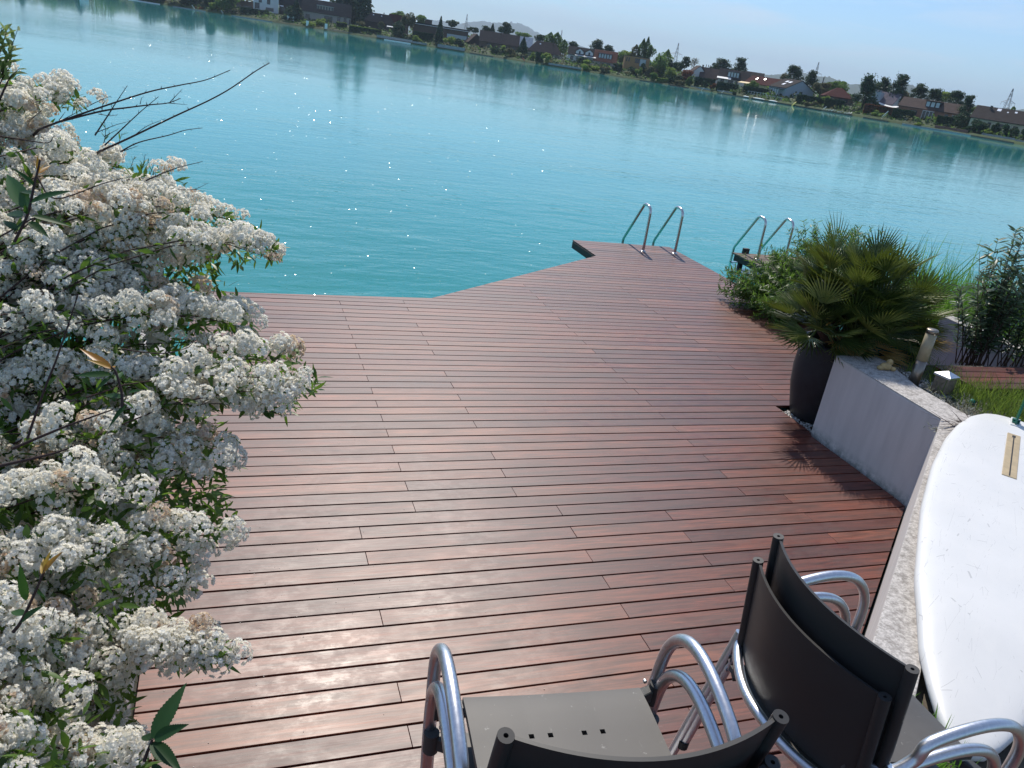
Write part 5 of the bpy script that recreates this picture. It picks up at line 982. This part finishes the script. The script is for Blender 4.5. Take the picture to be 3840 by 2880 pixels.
# --- trees
for a in [('round', 'big dark tree mirrored in the calm water at the far upper left corner', -60, -45, -190, 150, 10, 'fmid'), ('cone', 'tall spruce mirrored in the water left of the light pole', 80, -25, -160, 90, 12, 'fdark'), ('round', 'broad leafy tree mirrored in the water right of the far left spruce', 220, -8, -130, 130, 10, 'fmid'), ('cone', 'dense spruce mirrored just left of the pale boathouse', 300, 2, -118, 80, 16, 'fdark'), ('willow', 'green willow above the long pale dock at the upper left', 420, 10, -85, 120, 9, 'fmid'), ('round', 'dark broad tree on the bank left of the white ladder rails', 560, 30, -75, 120, 9, 'fdark'), ('round', 'tall shady tree behind the white ladder rails at the upper left', 700, 32, -60, 120, 14, 'fdark'), ('cone', 'dark spruce above the russet bush at the upper left', 790, 36, -70, 70, 22, 'fdark'), ('round', 'leafy tree in front of the dark terraced wing', 850, 52, -30, 90, 14, 'fmid'),
          ('cone', 'dark conifer between the white modern house and the pale grey house', 1110, 84, 0, 62, 18, 'fdark'), ('cone', 'tall spruce touching the top edge left of the open sky', 1290, 74, -85, 120, 56, 'fdark'), ('cone', 'broad dark spruce beside the open sky at the top edge', 1355, 100, -70, 105, 52, 'fdark'), ('round', 'dark tree between the timber house and the white dormer', 1090, 90, 28, 70, 16, 'fdark'),
          ('round', 'round green tree behind the reddish brown steep roof', 1498, 84, 44, 70, 75, 'fmid'), ('round', 'olive pinkish spring tree right of the dark thuja column', 1528, 122, 46, 52, 24, 'folive'), ('column', 'dark thuja column in front of the reddish brown steep roof', 1492, 138, 78, 38, 12, 'fdark'), ('round', 'blue green round tree behind the roof tower', 1578, 96, 58, 44, 80, 'fmid'), ('cone', 'slim spire topped conifer in front of the long modern house', 1645, 162, 62, 34, 12, 'fdark'), ('round', 'dark round tree above the long modern roof', 1694, 102, 72, 46, 80, 'fdark'), ('round', 'small dark tree behind the creeper covered gable', 1775, 124, 102, 44, 85, 'fdark'),
          ('pine', 'open dark pine with sky gaps left of the double house ridge', 1822, 132, 100, 36, 70, 'fdark'), ('cone', 'small pointed conifer above the double house ridge', 1845, 124, 90, 22, 72, 'fdark'), ('round', 'tall dark spreading tree above the double house', 1890, 134, 84, 60, 75, 'fdark'), ('round', 'low dark tree line piece behind the pale sheet roof', 1960, 142, 122, 60, 110, 'fmid'), ('cone', 'dark young conifer in front of the pale sheet roof', 1958, 200, 140, 40, 16, 'fdark'), ('round', 'dark green tree behind the brown hip roof', 2022, 160, 128, 44, 100, 'fdark'), ('column', 'left one of the twin tall green conifers', 2057, 186, 122, 34, 58, 'fmid'), ('column', 'right one of the twin tall green conifers', 2082, 192, 122, 34, 58, 'fmid'), ('column', 'loose columnar tree between the twin conifers and the twin gabled house', 2110, 200, 150, 26, 50, 'fmid'),
          ('round', 'dark tree left of the twin gabled house chimney', 2148, 182, 156, 34, 80, 'fdark'), ('pine', 'dark spreading pine above the terracotta roof', 2234, 196, 150, 46, 75, 'fdark'), ('pine', 'lower dark pine right of the spreading one above the terracotta roof', 2282, 200, 172, 40, 75, 'fdark'), ('round', 'fresh green tree between terracotta roof and ochre house', 2322, 238, 196, 56, 48, 'fmid'), ('round', 'light leafy hedge tree behind the ochre house', 2350, 214, 190, 60, 80, 'flight'), ('poplar', 'pale birch left of the poplars', 2378, 222, 168, 30, 60, 'folive'), ('poplar', 'left, denser poplar above the ochre house', 2401, 226, 146, 26, 60, 'fmid'), ('poplar', 'tallest slim poplar above the ochre house', 2417, 226, 139, 20, 62, 'fmid'), ('round', 'airy leafy tree right of the poplars', 2436, 226, 172, 34, 58, 'fmid'),
          ('willow', 'large rounded willow right of the ochre house', 2462, 296, 196, 72, 24, 'fmid'), ('poplar', 'tall light leafed tree behind the large willow', 2492, 262, 186, 36, 50, 'flight'), ('column', 'dark slim conifer between the willow and the pylon', 2510, 262, 226, 18, 50, 'fdark'), ('round', 'dark round tree below the tallest pylon', 2538, 268, 234, 44, 48, 'fdark'), ('willow', 'fresh green weeping willow before the dark garden', 2510, 292, 250, 46, 16, 'flight'), ('pine', 'layered pine left of the bare tree', 2566, 258, 216, 34, 60, 'fdark'), ('bare', 'almost leafless tree behind the white chalet', 2600, 262, 216, 36, 62, 'folive'), ('round', 'dark copper tree left of the white chalet', 2572, 298, 262, 50, 22, 'fred'),
          ('pine', 'wide clumpy pine behind the chalet wing', 2706, 272, 226, 66, 66, 'fdark'), ('pine', 'small pine clump left of the wide pine', 2676, 262, 240, 26, 66, 'fdark'), ('pine', 'tall open pine right of the wide pine', 2770, 272, 222, 48, 66, 'fdark'), ('pine', 'tall ragged pine behind the blue grey gabled house', 2972, 306, 252, 60, 62, 'fdark'), ('round', 'small light tree left of the ragged pine', 2938, 304, 276, 30, 66, 'folive'), ('pine', 'second ragged pine right of the gabled house ridge', 3034, 330, 270, 46, 56, 'fdark'), ('round', 'pale green spring tree between gabled house and maroon bungalow', 3076, 356, 306, 70, 44, 'folive'), ('round', 'mid green leafy tree behind the maroon bungalow', 3132, 352, 306, 80, 56, 'fmid'), ('round', 'small dark round tree at the end of the green tree row', 3152, 334, 304, 36, 66, 'fmid'),
          ('pine', 'huge dark bushy pine in front of the stair tower house', 3234, 398, 288, 74, 20, 'fdark'), ('pine', 'dense pine behind the mauve roof', 3296, 372, 296, 58, 50, 'fdark'), ('pine', 'tallest pine right of the mauve roof', 3352, 392, 290, 64, 46, 'fdark'), ('round', 'light olive bush tree under the tallest pine', 3386, 386, 342, 40, 48, 'folive'), ('pine', 'rounded pine behind the broad bungalow roof', 3440, 372, 320, 58, 56, 'fdark'), ('pine', 'ragged pine right of the rounded one behind the bungalow', 3498, 386, 336, 56, 56, 'fdark'), ('round', 'fresh green crown behind the glazed dormer', 3545, 386, 342, 60, 66, 'flight'), ('pine', 'dark pine mass above the bungalow gable', 3580, 398, 346, 66, 48, 'fdark'), ('pine', 'leaning dark pine right of the bungalow gable', 3618, 424, 362, 44, 40, 'fdark'), ('round', 'yellow green tree left of the long dark roof', 3652, 426, 398, 44, 44, 'flight'), ('column', 'big rounded thuja between the two bungalows', 3602, 478, 418, 52, 12, 'fdark'), ('poplar', 'small pointed cypress above the long dark roof', 3795, 422, 400, 14, 60, 'fmid')]:
    tree(a[0], a[1], *a[2:7], m=a[7], dens=1.15 if a[7] == 'fdark' else 1)
# --- bushes
for a in [('russet bush on the bank below the shady tree', 750, 40, 26, 30, 6, 'fred'), ('pale lit bush in front of the shady tree', 805, 42, 8, 36, 8, 'flight'), ('light green bush beside the dark terraced wing', 880, 56, 30, 40, 8, 'folive'), ('lime green bush by the garden steps of the pale grey house', 1200, 94, 62, 42, 12, 'flight'), ('sunlit low bush at the water below the pale grey house', 1165, 104, 80, 46, 6, 'flight'), ('pale round bush above the yellow topped hedge', 1356, 98, 82, 30, 20, 'folive'), ('yellowish tall bush at the right end of the yellow topped hedge', 1428, 106, 82, 22, 16, 'folive'), ('low green bush behind the grey retaining wall', 1558, 152, 135, 36, 8, 'flight'), ('lime green round bush below the glass balcony', 1686, 168, 138, 44, 10, 'flight'), ('dark bush right of the lime green round one', 1722, 178, 144, 34, 12, 'fdark'), ('orange green rounded bush before the double house', 1908, 214, 184, 46, 8, 'folive'), ('dark clipped bush below the double house', 1862, 204, 176, 50, 12, 'fdark'), ('small light flowering shrub below the double house', 1880, 186, 172, 26, 14, 'flight'), ('rounded yellow green willow bush by the hip roofed house', 2047, 238, 202, 36, 5, 'flight'), ('small bright topiary ball left of the rounded willow bush', 1996, 222, 200, 20, 9, 'flight'), ('dark bush below the twin gabled house', 2176, 240, 214, 46, 14, 'fdark'), ('large olive willow bush at the water before the twin gabled house', 2206, 264, 228, 62, 4, 'flight'), ('dull green bush right of the olive willow bush', 2262, 272, 248, 44, 5, 'folive'),
          ('dark garden shrub left of the ochre house', 2306, 266, 240, 26, 16, 'fdark'), ('dark round shrub before the ochre house', 2322, 268, 242, 20, 15, 'fdark'), ('yellow green topiary dome before the ochre house', 2392, 284, 254, 24, 8, 'flight'), ('dark shrub right of the yellow green dome', 2372, 280, 250, 26, 12, 'fdark'), ('shadowy bush below the glazed side of the ochre house', 2408, 286, 244, 34, 18, 'fdark'), ('green dome bush at the water near the white railings', 2450, 300, 272, 24, 4, 'fmid'), ('grey green bush left of the large willow', 2440, 290, 248, 44, 14, 'folive'), ('dark pointed clipped bush right of the yellow green hedge', 2510, 318, 288, 18, 4, 'fdark'), ('dark bush under the garden arch', 2540, 312, 286, 36, 7, 'fdark'), ('mixed low bush below the garden arch', 2546, 322, 300, 40, 3, 'folive'), ('clipped green column bush left of the chalet hedge', 2580, 326, 286, 24, 6, 'fmid'), ('orange russet shrub before the chalet hedge', 2670, 334, 314, 26, 4, 'fred'), ('dark dome bush before the chalet hedge', 2642, 328, 304, 18, 6, 'fdark'), ('leafy green bush before the yellow house', 2818, 330, 308, 44, 20, 'fmid'), ('black green dome at the water below the yellow house', 2754, 360, 346, 20, 1.5, 'fdark'), ('lime green bush between the two dark hedges', 3095, 380, 362, 26, 12, 'flight'), ('two toned green low bush before the long dark hedge', 3040, 398, 378, 42, 6, 'folive'), ('sunlit mound bush behind the white handrails', 3292, 438, 416, 52, 10, 'flight'), ('small green bush beside the conservatory', 3506, 458, 440, 20, 14, 'flight'), ('weedy shore bush below the conservatory', 3446, 480, 462, 32, 1.5, 'flight'), ('dark wide bush before the cream bungalow', 3662, 506, 452, 74, 8, 'fdark'), ('egg shaped dark thuja in the middle of the cream bungalow', 3724, 502, 462, 30, 9, 'fdark'), ('broad dark thuja right of the egg shaped one', 3776, 520, 466, 48, 8, 'fdark'), ('dark thuja bush at the right image edge', 3834, 530, 482, 44, 8, 'fdark'), ('low pale green bush before the egg shaped thuja', 3702, 500, 486, 30, 6, 'flight')]:
    tree('bush', a[0], *a[1:6], m=a[6], dens=1.2)
for a in [('dark clipped hedge below the white modern house', 905, 1005, 62, 34, 14, 1.5, 'fdark'), ('long dark hedge with a yellow green lit top', 1310, 1428, 126, 103, 9, 2.2, 'fdark', 'flight'), ('dark hedge below the pale grey house front', 1262, 1300, 106, 84, 14, 1.6, 'fdark', 'flight'), ('dark creeper hedge below the long modern house', 1548, 1622, 150, 122, 16, 1.6, 'fdark'), ('dark tall hedge block beside the rounded willow bush', 2006, 2034, 236, 196, 6, 2.2, 'fdark'), ('bright yellow green hedge block at the water right of the willow', 2460, 2506, 318, 294, 2.5, 2.5, 'flight'), ('dark garden hedge under the chalet', 2602, 2676, 326, 294, 12, 1.6, 'fdark'), ('dark hedge below the white awning', 2684, 2762, 344, 312, 10, 1.6, 'fdark'), ('dark hedge before the yellow house', 2786, 2900, 346, 330, 16, 1.5, 'fdark'), ('long tall dark hedge right of the blue grey gabled house', 2984, 3090, 392, 362, 12, 1.8, 'fdark'), ('dark hedge before the maroon bungalow', 3090, 3160, 404, 374, 11, 1.8, 'fdark'), ('reddish brown dark hedge below the sun sail', 3238, 3350, 432, 398, 12, 1.6, 'fred'), ('dark green hedge before the brick bungalow', 3344, 3420, 444, 412, 11, 1.6, 'fdark'), ('squared dark hedge right of the conservatory', 3512, 3576, 466, 438, 10, 1.6, 'fdark'), ('copper hedge strip left of the white chalet', 2534, 2572, 316, 290, 12, 1.6, 'fred')]:
    hedge(a[0], *a[1:7], m=a[7], lit=a[8] if len(a) > 8 else None)
# --- the masses between them
def mass(name, label, cat, x0, x1, o0, o1, hfun, n, q, ms, lowc=.0):
    P = []; A = []
    while len(P) < n:
        x = rng.uniform(x0, x1); of = rng.uniform(o0, o1); h = hfun(x, of)
        if h <= .2: continue
        p = sh(x, of); g = gz(of, dsh(x)); P.append((p[0], p[1], g-.2+h*rng.random()**.75)); A.append(min(len(ms)-1, int((math.sin(x*.043)+math.sin(x*.131+2)+math.sin(of*.4+x*.02)+3)/6*len(ms)+rng.uniform(-.15, .15)) if len(ms) > 1 else 0))
    P = np.array(P); Mx = rots(n, rng.normal(size=(n, 3))+np.array([0, 0, .6])); sc_ = q*rng.uniform(.6, 1.4, n)*np.clip(np.hypot(P[:, 0], P[:, 1])/400, .55, 1.1); v, f = inst(QV, QF, Mx, P, sc_)
    o = link(name, mkmesh(name, v, f, False, [M[k] for k in ms], np.clip(A, 0, len(ms)-1), rng.random((n, 3)))); return tag(o, label, cat, None, 'stuff')
fb = lambda x, k, ph: math.sin(x*k+ph)*.5+math.sin(x*k*2.3+ph*1.7)*.3+math.sin(x*k*5.1+ph*2.1)*.2
mass('far_treeline', 'hazy mixed tree belt behind the lakeside houses', 'tree belt', -600, 5000, 75, 120, lambda x, o: max(.3, (7.0+4.2*fb(x, .021, .7))*(1 if x < 2820 or 3050 < x < 3200 else .62)), 22000, .9, ['fdark', 'fmid', 'folive', 'fmid'])
mass('garden_shrubbery', 'mixed low garden shrubs filling the far bank between the hedges', 'shrubbery', -600, 4600, 3, 26, lambda x, o: max(0, (1.3+1.5*fb(x, .05, .3+o*.12))*(.75+o/40)), 17000, .62, ['fdark', 'fmid', 'fdark', 'folive'])
# --- pylons
def pylon(label, xt, yt, xb, yb, d, arms, bw=5.2):
    p = atd(xb, yb, d); zt = atd(xt, yt, d)[2]; z0 = .009*450*0+3; H = zt-z0; t = thing('power_pylon', label, 'pylon', (p[0], p[1], z0), -math.atan2(p[0], p[1])+R(18)); r = .085; mb = MB()
    hw = lambda f: bw/2*(1-f)**.9+.18
    n = 9; lv = [hw(i/n) for i in range(n+1)]; zz = [H*i/n for i in range(n+1)]
    for sx in (-1, 1):
        for sy in (-1, 1): mb.tube([(sx*lv[i], sy*lv[i], zz[i]) for i in range(n+1)], r*1.3, 4)
    for i in range(n):
        for (a, b) in (((-1, -1), (1, -1)), ((1, -1), (1, 1)), ((1, 1), (-1, 1)), ((-1, 1), (-1, -1))): mb.tube([(a[0]*lv[i], a[1]*lv[i], zz[i]), (b[0]*lv[i+1], b[1]*lv[i+1], zz[i+1])], r*.8, 3); mb.tube([(b[0]*lv[i], b[1]*lv[i], zz[i]), (a[0]*lv[i+1], a[1]*lv[i+1], zz[i+1])], r*.8, 3)
    mb.build('lattice_mast', M['pyl'], t)
    for f, L in arms:
        z = H*f; mb = MB()
        for s in (-1, 1):
            for sy in (-1, 1): mb.tube([(s*hw(f), sy*hw(f), z), (s*L, 0, z)], r, 4); mb.tube([(s*hw(f), sy*hw(f), z+1.5), (s*L, 0, z)], r*.8, 4)
            for q in (.55, 1.0): mb.tube([(s*L*q, 0, z), (s*L*q, 0, z-2.0)], .09, 4)
        mb.build('cross_arm', M['pyl'], t)
M['pyl'] = simple('galvanised_lattice_steel', (.22, .22, .24), .5, .4, var=.1)
pylon('small distant power pylon above the dark round tree', 1751, 52, 1746, 112, 1150, [(.66, 5), (.48, 6.5)])
pylon('faint distant power pylon just right of the twin conifers', 2107, 112, 2100, 165, 1250, [(.6, 4), (.4, 5)])
pylon('tallest looking power pylon with three arms right of the large willow', 2541, 160, 2528, 246, 900, [(.69, 6.2), (.48, 7.4), (.26, 6.4)])
pylon('power pylon behind the ragged pines with one wide arm visible', 3059, 231, 3045, 330, 900, [(.70, 6.0), (.44, 7.4)])
pylon('power pylon at the right edge above the long dark roof', 3791, 331, 3766, 426, 700, [(.66, 4.6), (.38, 5.6)])
p = atd(3084, 314, dsh(3084)+58); t = MB().tube([(0, 0, -8), (0, 0, zrow(3084, 314, 290, dsh(3084)+58)-p[2])], .22, 8).build('utility_pole', M['black']); t.location = p; tag(t, 'dark slim pole standing in front of the hills behind the green trees', 'pole')
# --- walls, docks and water things of the far shore
def shorebox(name, label, cat, x0, x1, off, thick, z0, z1, m, seg=5, group=None, kind=None):
    mb = MB(); q = [sh(x0+(x1-x0)*i/seg, off) for i in range(seg+1)]; q2 = [sh(x0+(x1-x0)*i/seg, off+thick) for i in range(seg+1)]; c = q[0]
    vs = []
    for i in range(seg+1): vs += [(q[i][0]-c[0], q[i][1]-c[1], z0), (q2[i][0]-c[0], q2[i][1]-c[1], z0), (q2[i][0]-c[0], q2[i][1]-c[1], z1), (q[i][0]-c[0], q[i][1]-c[1], z1)]
    fs = [(0, 1, 2, 3), tuple(seg*4+k for k in (3, 2, 1, 0))]
    for i in range(seg): fs += [(i*4+k, i*4+(k+1) % 4, i*4+4+(k+1) % 4, i*4+4+k) for k in range(4)]
    mb.add(vs, fs); o = mb.build(name, m); o.location = (c[0], c[1], 0); return tag(o, label, cat, group, kind)
for a in [('grey concrete retaining wall with a pale kerb below the dark steep roofed house', 1412, 1545, 1.6, .5, 2.2), ('brownish retaining wall left of the spire topped conifer', 1546, 1600, 1.4, .5, 1.7), ('pale stone shore wall below the lime green bush', 1640, 1742, 1.2, .5, 2.4), ('long grey shore wall below the brown hip roofed house', 2056, 2178, 1.4, .5, 1.7), ('grey shore wall below the chalet hedge', 2588, 2662, 1.2, .4, 1.3), ('grey shore wall below the white awning hedge', 2688, 2752, 2.5, .4, 1.5), ('grey shore wall with light cap at the right image edge', 3676, 3800, 3.2, .5, 1.6), ('low grey wall at the far right image corner', 3802, 3870, 2.4, .5, 1.3), ('low wall along the shore of the pale grey house', 1225, 1320, 1.4, .4, .9)]:
    shorebox('retaining_wall', a[0], 'wall', a[1], a[2], a[3], a[4], -.9, a[5]-.4, M['concrete'])
for a in [('long pale dock edge at the upper left of the shore', 480, 600, M['trim']), ('pale dock edge under the white ladder rails at the upper left', 648, 772, M['concrete']), ('light dock below the dark clipped hedge', 868, 1022, M['concrete']), ('white dock line below the grey retaining wall', 1440, 1540, M['trim']), ('dark dock with clutter below the double house', 1760, 1850, M['oldwood']), ('low dock below the ochre house with white railings', 2398, 2450, M['oldwood']), ('reddish low dock left of the chalet', 2510, 2582, M['gravelred']), ('grey dock below the white awning', 2690, 2800, M['oldwood']), ('dark dock before the blue grey gabled house', 2816, 2966, M['darkwood']), ('long dark dock right of the yellow board', 2984, 3082, M['darkwood']), ('wooden dock with white loungers', 3084, 3196, M['oldwood']), ('low dock below the sun sail', 3236, 3330, M['oldwood']), ('pale dock edge below the reddish bank', 3382, 3640, M['concrete']), ('dark dock at the right image edge', 3640, 3800, M['oldwood'])]:
    shorebox('shore_dock', a[0], 'dock', a[1], a[2], -1.2, 2.2, -.9, .0, a[3])
shorebox('reddish_bank', '', '', 3502, 3625, 1.5, 9, -.9, 1.2, M['gravelred'], 6); o = bpy.data.objects['reddish_bank']; tag(o, kind='structure')
shorebox('boathouse', 'pale small boathouse mirrored in the calm water at the upper left', 'boathouse', 296, 332, 6, 4, -.5, 7.5, WM['white'], 2); p = sh(353, 2); o = MB().tube([(0, 0, -1), (0, 0, 10.5)], .09, 8).build('light_pole', M['trim']); o.location = (p[0], p[1], 0); tag(o, 'thin white pole mirrored in the calm water at the upper left', 'pole')
shorebox('wooden_hut', 'white garden hut mirrored as a bright patch left of the pale grey house', 'hut', 1076, 1102, 12, 4, 0, 5.6, M['trim'], 2)
for x0, lab in ((1152, 'pale garden pillar beside the lime green bush'), (1222, 'pale square pillar at the shore below the pale grey house')):
    p = sh(x0, 3); o = MB().b2(-.8, .8, -.8, .8, -1, 3.6).build('garden_pillar', M['trim']); o.location = (p[0], p[1], 0); tag(o, lab, 'pillar')
def rails(label, xa, ya, xb, yb_, off, w_=.9, m='trim'):
    d = dsh(xa)+off; a = atd(xa, ya, d); b = atd(xb, yb_, d); nrm = np.array([a[0], a[1], 0]); nrm = nrm/np.linalg.norm(nrm)*w_; t = thing('gangway_rails', label, 'handrail', tuple(a)); mb = MB()
    for k in (0, 1): MB().tube([nrm*k, b-a+nrm*k+np.array([0, 0, k*.25])], .085, 6).build('handrail', M[m], t)
    MB().tube([nrm*.5-np.array([0, 0, .8]), nrm*.5+(b-a)*.8-np.array([0, 0, .8])], .06, 5).build('gangway_beam', M[m], t)
rails('white slanting gangway rails at the upper left shore', 735, 39, 719, 19, -.5); rails('smaller white slanting gangway rails right of the russet bush', 838, 50, 829, 40, -.5); rails('white slanting rails at the dock below the chalet hedge', 2630, 338, 2641, 330, -.6); rails('white slanting rails at the dock below the white awning', 2703, 350, 2715, 341, -.6); rails('bold white slanting handrails below the sunlit mound bush', 3307, 438, 3331, 418, 1, 1.4); rails('white slanting rails at the dock with white loungers', 3085, 411, 3099, 401, -.8, 1.2)
def board(label, x, y, x2, y2, off, m, cat='kayak', name='kayak', wd=.38):
    d = dsh(x)+off; a = atd(x, y, d); b = atd(x2, y2, d+.6); L = np.linalg.norm(b-a); t = np.linspace(0, 1, 13); o = MB().tube([(0, 0, L*u) for u in t], [max(.02, wd*math.sin(PI*u)**.55) for u in t], 10).build(name, m); o.location = a; o.rotation_euler = Vector(b-a).to_track_quat('Z', 'Y').to_euler(); o.scale = (1, .45, 1); return tag(o, label, cat)
M['redk'] = simple('red_kayak_plastic', (.42, .06, .05), .35); M['yel'] = simple('yellow_board_plastic', (.78, .66, .16), .35)
board('red kayak leaning upright on the shore before the dark conifer', 1968, 229, 1958, 215, .8, M['redk'], wd=.45); board('bright yellow board leaning at the shore before the long hedge', 2969, 398, 2987, 381, -.8, M['yel'], 'board', 'paddle_board', .5)
for lab, x0, x1 in (('white covered boat on the dark dock left of the gabled house', 2822, 2868), ('second white upturned boat just before the gabled house', 2882, 2914), ('small white boat on the dock below the yellow house', 2786, 2808)):
    a = sh(x0, -.2); b = sh(x1, -.2); L = np.hypot(*(b-a)); mb = MB(); t = np.linspace(0, 1, 15); mb.tube([((u-.5)*L, 0, 0) for u in t], [max(.02, .62*math.sin(PI*u)**.5) for u in t], 10); o = mb.build('upturned_boat', M['awn']); o.location = ((a[0]+b[0])/2, (a[1]+b[1])/2, .18); o.rotation_euler = (0, 0, math.atan2(b[1]-a[1], b[0]-a[0])); o.scale = (1, 1, .5); tag(o, lab, 'boat')
def lounger(): 
    t = thing('sun_lounger', 'white sun lounger on the dock before the maroon bungalow', 'sun lounger', (0, 0, 0), 0, 'white loungers on the far dock'); MB().b2(-.35, .35, -.2, 1.2, .32, .42).build('seat', M['trim'], t, .02); MB().box((0, -.5, .62), (.7, .8, .09), Matrix.Rotation(R(-42), 3, 'X')).build('backrest', M['trim'], t, .02)
    for x in (-.3, .3):
        for y in (-.1, 1.1): MB().b2(x-.03, x+.03, y-.03, y+.03, 0, .32).build('leg', M['trim'], t)
    return t
l0 = lounger()
for i, x in enumerate((3106, 3116, 3126, 3150, 3176, 3184)):
    p = sh(x, .3); o = l0 if i == 0 else dup(l0, (0, 0, 0), 0); o.location = (p[0], p[1], .0); o.rotation_euler = (0, 0, rzx(x)+R(60+i*9))
def fence(label, x0, x1, off, h, m, gap=1.6):
    a, b = sh(x0, off), sh(x1, off); d = dsh(x0)+off; L = np.hypot(*(b-a)); z = gz(off, d); t = thing('garden_fence', label, 'fence', (a[0], a[1], z), math.atan2(b[1]-a[1], b[0]-a[0])); n = int(L/gap)
    for i in range(n+1): MB().b2(i*L/n-.05, i*L/n+.05, -.05, .05, -.4, h).build('fence_post', m, t)
    MB().b2(0, L, -.03, .03, h-.12, h-.02).b2(0, L, -.03, .03, .3, .38).build('fence_rail', m, t)
fence('pale wire fence on the lawn left of the gabled house', 2790, 2868, 9, 1.5, M['trim'], 2.2); fence('white picket fence before the gabled house veranda', 2872, 2930, 7, 1.2, M['trim'], .9); fence('tall grey timber fence left of the huge dark pine', 3158, 3212, 9, 2.6, M['oldwood'], 1.2)
o = MB(); pts = [(2.2*math.cos(a), 0, 2.2*math.sin(a)+.2) for a in np.linspace(0, PI, 15)]; o.tube(pts, .3, 8); o = o.build('garden_arch', M['folive']); p = sh(2541, 6); o.location = (p[0], p[1], 2.6); o.rotation_euler = (0, 0, rzx(2541)); tag(o, 'leafy garden arch between willow and chalet', 'arch')
for lab, x in (('white garden chairs and table on the lawn before the dark hedge', 3392),):
    p = sh(x, 7); t = thing('garden_table', 'small white garden table on the lawn before the brick bungalow', 'table', (p[0], p[1], gz(7, dsh(x)))); MB().lathe([(0, .7), (.6, .7), (.6, .75), (0, .75)], 20).build('table_top', M['trim'], t); MB().lathe([(0, 0), (.3, 0), (.05, .05), (.05, .7), (0, .7)], 12).build('table_leg', M['trim'], t)
# ================================================================== haze
hz = link('haze', None) if False else None
m, nt, out = mat('summer_haze'); N = NT(nt); pv = N.n('ShaderNodeVolumePrincipled'); pv.inputs['Color'].default_value = (.64, .82, 1, 1); pv.inputs['Density'].default_value = 1.0e-4; pv.inputs['Anisotropy'].default_value = .1; N.l(pv.outputs[0], out.inputs['Volume'])
o = MB().b2(-14500, 14500, -14500, 14500, -20, 620).build('haze', m); tag(o, kind='stuff')
